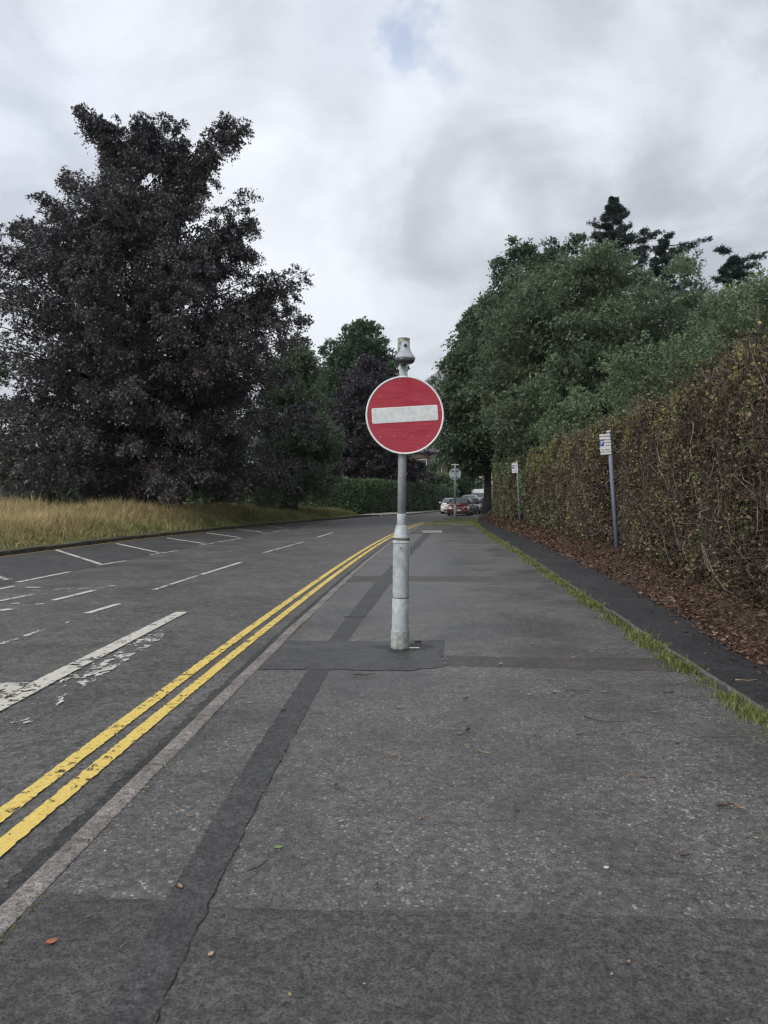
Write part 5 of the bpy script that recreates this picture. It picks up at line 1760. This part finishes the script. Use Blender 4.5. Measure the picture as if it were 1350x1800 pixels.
twig(1180, 1216, 24, .9, .5, M['dead_twig'], 'looped dark twig near the grass strip', .003)
twig(500, 1248, 14, .9, .3, M['dead_twig'], 'crumpled dark twig on the trench patch', .004)
twig(258, 1384, 14, .1, .1, M['pale_twig'], 'pale twig at the back edge of the kerb', .003)
twig(335, 1434, 16, .1, .05, M['pale_twig'], G)
twig(625, 1084, 40, .1, .1, M['dead_twig'], G, .003)
twig(1015, 1214, 40, -.2, .1, M['dead_twig'], G, .003)
twig(640, 1186, 40, .1, .1, M['dead_twig'], 'brown twig lying in front of the steel post', .004)
twig(1140, 1366, 30, -.1, .08, M['dead_twig'], G, .002)
twig(1205, 1503, 18, .2, .1, M['dead_twig'], G, .003)
twig(705, 1245, 18, .2, .1, M['dead_twig'], G, .002)
twig(820, 1226, 16, 1.2, .3, M['dead_twig'], G, .003)
twig(664, 1558, 20, -1.2, .25, M['dead_twig'], G, .003)
twig(1115, 1362, 20, -.1, .1, M['pale_twig'], G, .002)
twig(738, 1129, 16, 1.1, .6, M['dead_twig'], 'curled brown twig beside the foot of the steel post', .005)
twig(1315, 1196, 44, .05, .1, M['pale_twig'], 'pale forked twig on the dark path at the right', .004, True)
twig(217, 1661, 14, 1.3, .05, M['pale_twig'], G, .002)
twig(1020, 1290, 16, .4, .05, M['dead_twig'], G, .002)


def lying_leaf(px, py, lpx, ang, col, label, asp=.5, name='fallen_leaf', curl=.25):
    x, y = gp(px, py, .014)
    ln = lpx / F * y
    n = 9
    v, f = [], []
    for i in range(n):
        t = i / (n - 1)
        w_ = asp * ln * .5 * math.sin(math.pi * min(1, t * 1.02 + .01)) ** .7 + .0004
        zc = curl * ln * (t - .5) ** 2
        v += [(ln * (t - .5), -w_, zc + curl * w_ * .5), (ln * (t - .5), 0, zc), (ln * (t - .5), w_, zc + curl * w_ * .7)]
    for i in range(n - 1):
        k = 3 * i
        f += [(k, k + 1, k + 4, k + 3), (k + 1, k + 2, k + 5, k + 4)]
    me = bpy.data.meshes.new('leaf')
    me.from_pydata(v, [], f)
    me.update()
    o = link(name, me, simple_mat('lying_leaf', col, .55, 0, .3, 40), None, True)
    o.location = (x, y, .0075)
    o.rotation_euler = (random.uniform(-.08, .08), random.uniform(-.08, .08), ang)
    return tag(o, label, 'leaf', 'leaves fallen on the footway')


lying_leaf(91, 1651, 20, .3, (.36, .11, .04), 'orange leaf on the dark asphalt at the lower left', .6)
lying_leaf(370, 1673, 13, 1.3, (.42, .26, .16), 'pale tan leaf near the crack at the lower left', .7)
lying_leaf(316, 1554, 18, 2.2, (.30, .17, .10), 'brown leaf lying across the trench patch', .45)
lying_leaf(489, 1486, 16, .2, (.17, .25, .08), 'green leaf right of the trench patch', .6)
GL = 'tiny pale leaf among those scattered over the footway'
for px_, py_, c in ((1105, 1686, (.30, .18, .10)), (1075, 1708, (.34, .22, .13)), (640, 1725, (.34, .22, .13)), (509, 1744, (.30, .22, .10)), (1329, 1470, (.4, .36, .14)),
                    (930, 1219, (.36, .32, .13)), (975, 1214, (.35, .26, .16)), (807, 1287, (.2, .12, .07)), (940, 1288, (.2, .13, .07)), (440, 1233, (.3, .28, .16)),
                    (1062, 1214, (.38, .22, .12)), (1008, 1154, (.35, .3, .2)), (936, 1130, (.35, .3, .2)), (1190, 1302, (.12, .1, .07)), (600, 1440, (.3, .25, .16)),
                    (1150, 1250, (.3, .2, .12)), (1040, 1145, (.38, .3, .2)), (880, 1165, (.3, .24, .15))):
    lying_leaf(px_, py_, random.uniform(7, 12), random.uniform(0, 3), c, GL, .6)
# white litter scrap and pebble
sc_ = link('paper_scrap', box_mesh('scrap', (.10, .02, .003), .001), M['white_plain'])
x, y = gp(728, 1139, .014)
sc_.location = (x, y, .0165)
sc_.rotation_euler = (0, 0, .05)
tag(sc_, 'thin white scrap of litter at the foot of the steel post', 'litter')


def pebble(px, py, r, col, label):
    bm = bmesh.new()
    bmesh.ops.create_icosphere(bm, subdivisions=2, radius=r)
    for v in bm.verts:
        v.co = Vector((v.co.x * 1.2, v.co.y * .9, v.co.z * .6)) * random.uniform(.9, 1.1)
    me = bpy.data.meshes.new('pebble')
    bm.to_mesh(me)
    bm.free()
    o = link('pebble', me, simple_mat('pebble_stone', col, .7, 0, .2, 60), None, True)
    x, y = gp(px, py, .02)
    o.location = (x, y, .0 + r * .5)
    return tag(o, label, 'pebble')


pebble(1066, 1518, .010, (.50, .48, .44), 'small white pebble at the right of the foreground')
pebble(185, 1488, .005, (.55, .53, .5), 'tiny white pebble just behind the kerb')

# ------------------------------------------------------------------ haze
hz_ = box_mesh('haze', (9000, 7600, 720), 0, (0, 3300, 358.5))
m = bpy.data.materials.new('haze_air')
m.use_nodes = True
t = m.node_tree
for n_ in list(t.nodes):
    t.nodes.remove(n_)
o_ = N(t, 'ShaderNodeOutputMaterial')
pv = N(t, 'ShaderNodeVolumePrincipled')
pv.inputs['Color'].default_value = (.96, .97, 1.0, 1)
pv.inputs['Density'].default_value = .00015
pv.inputs['Anisotropy'].default_value = .2
L(t, pv.outputs[0], o_.inputs['Volume'])
tag(link('haze', hz_, m), kind='stuff', label='thin grey haze in the distance')
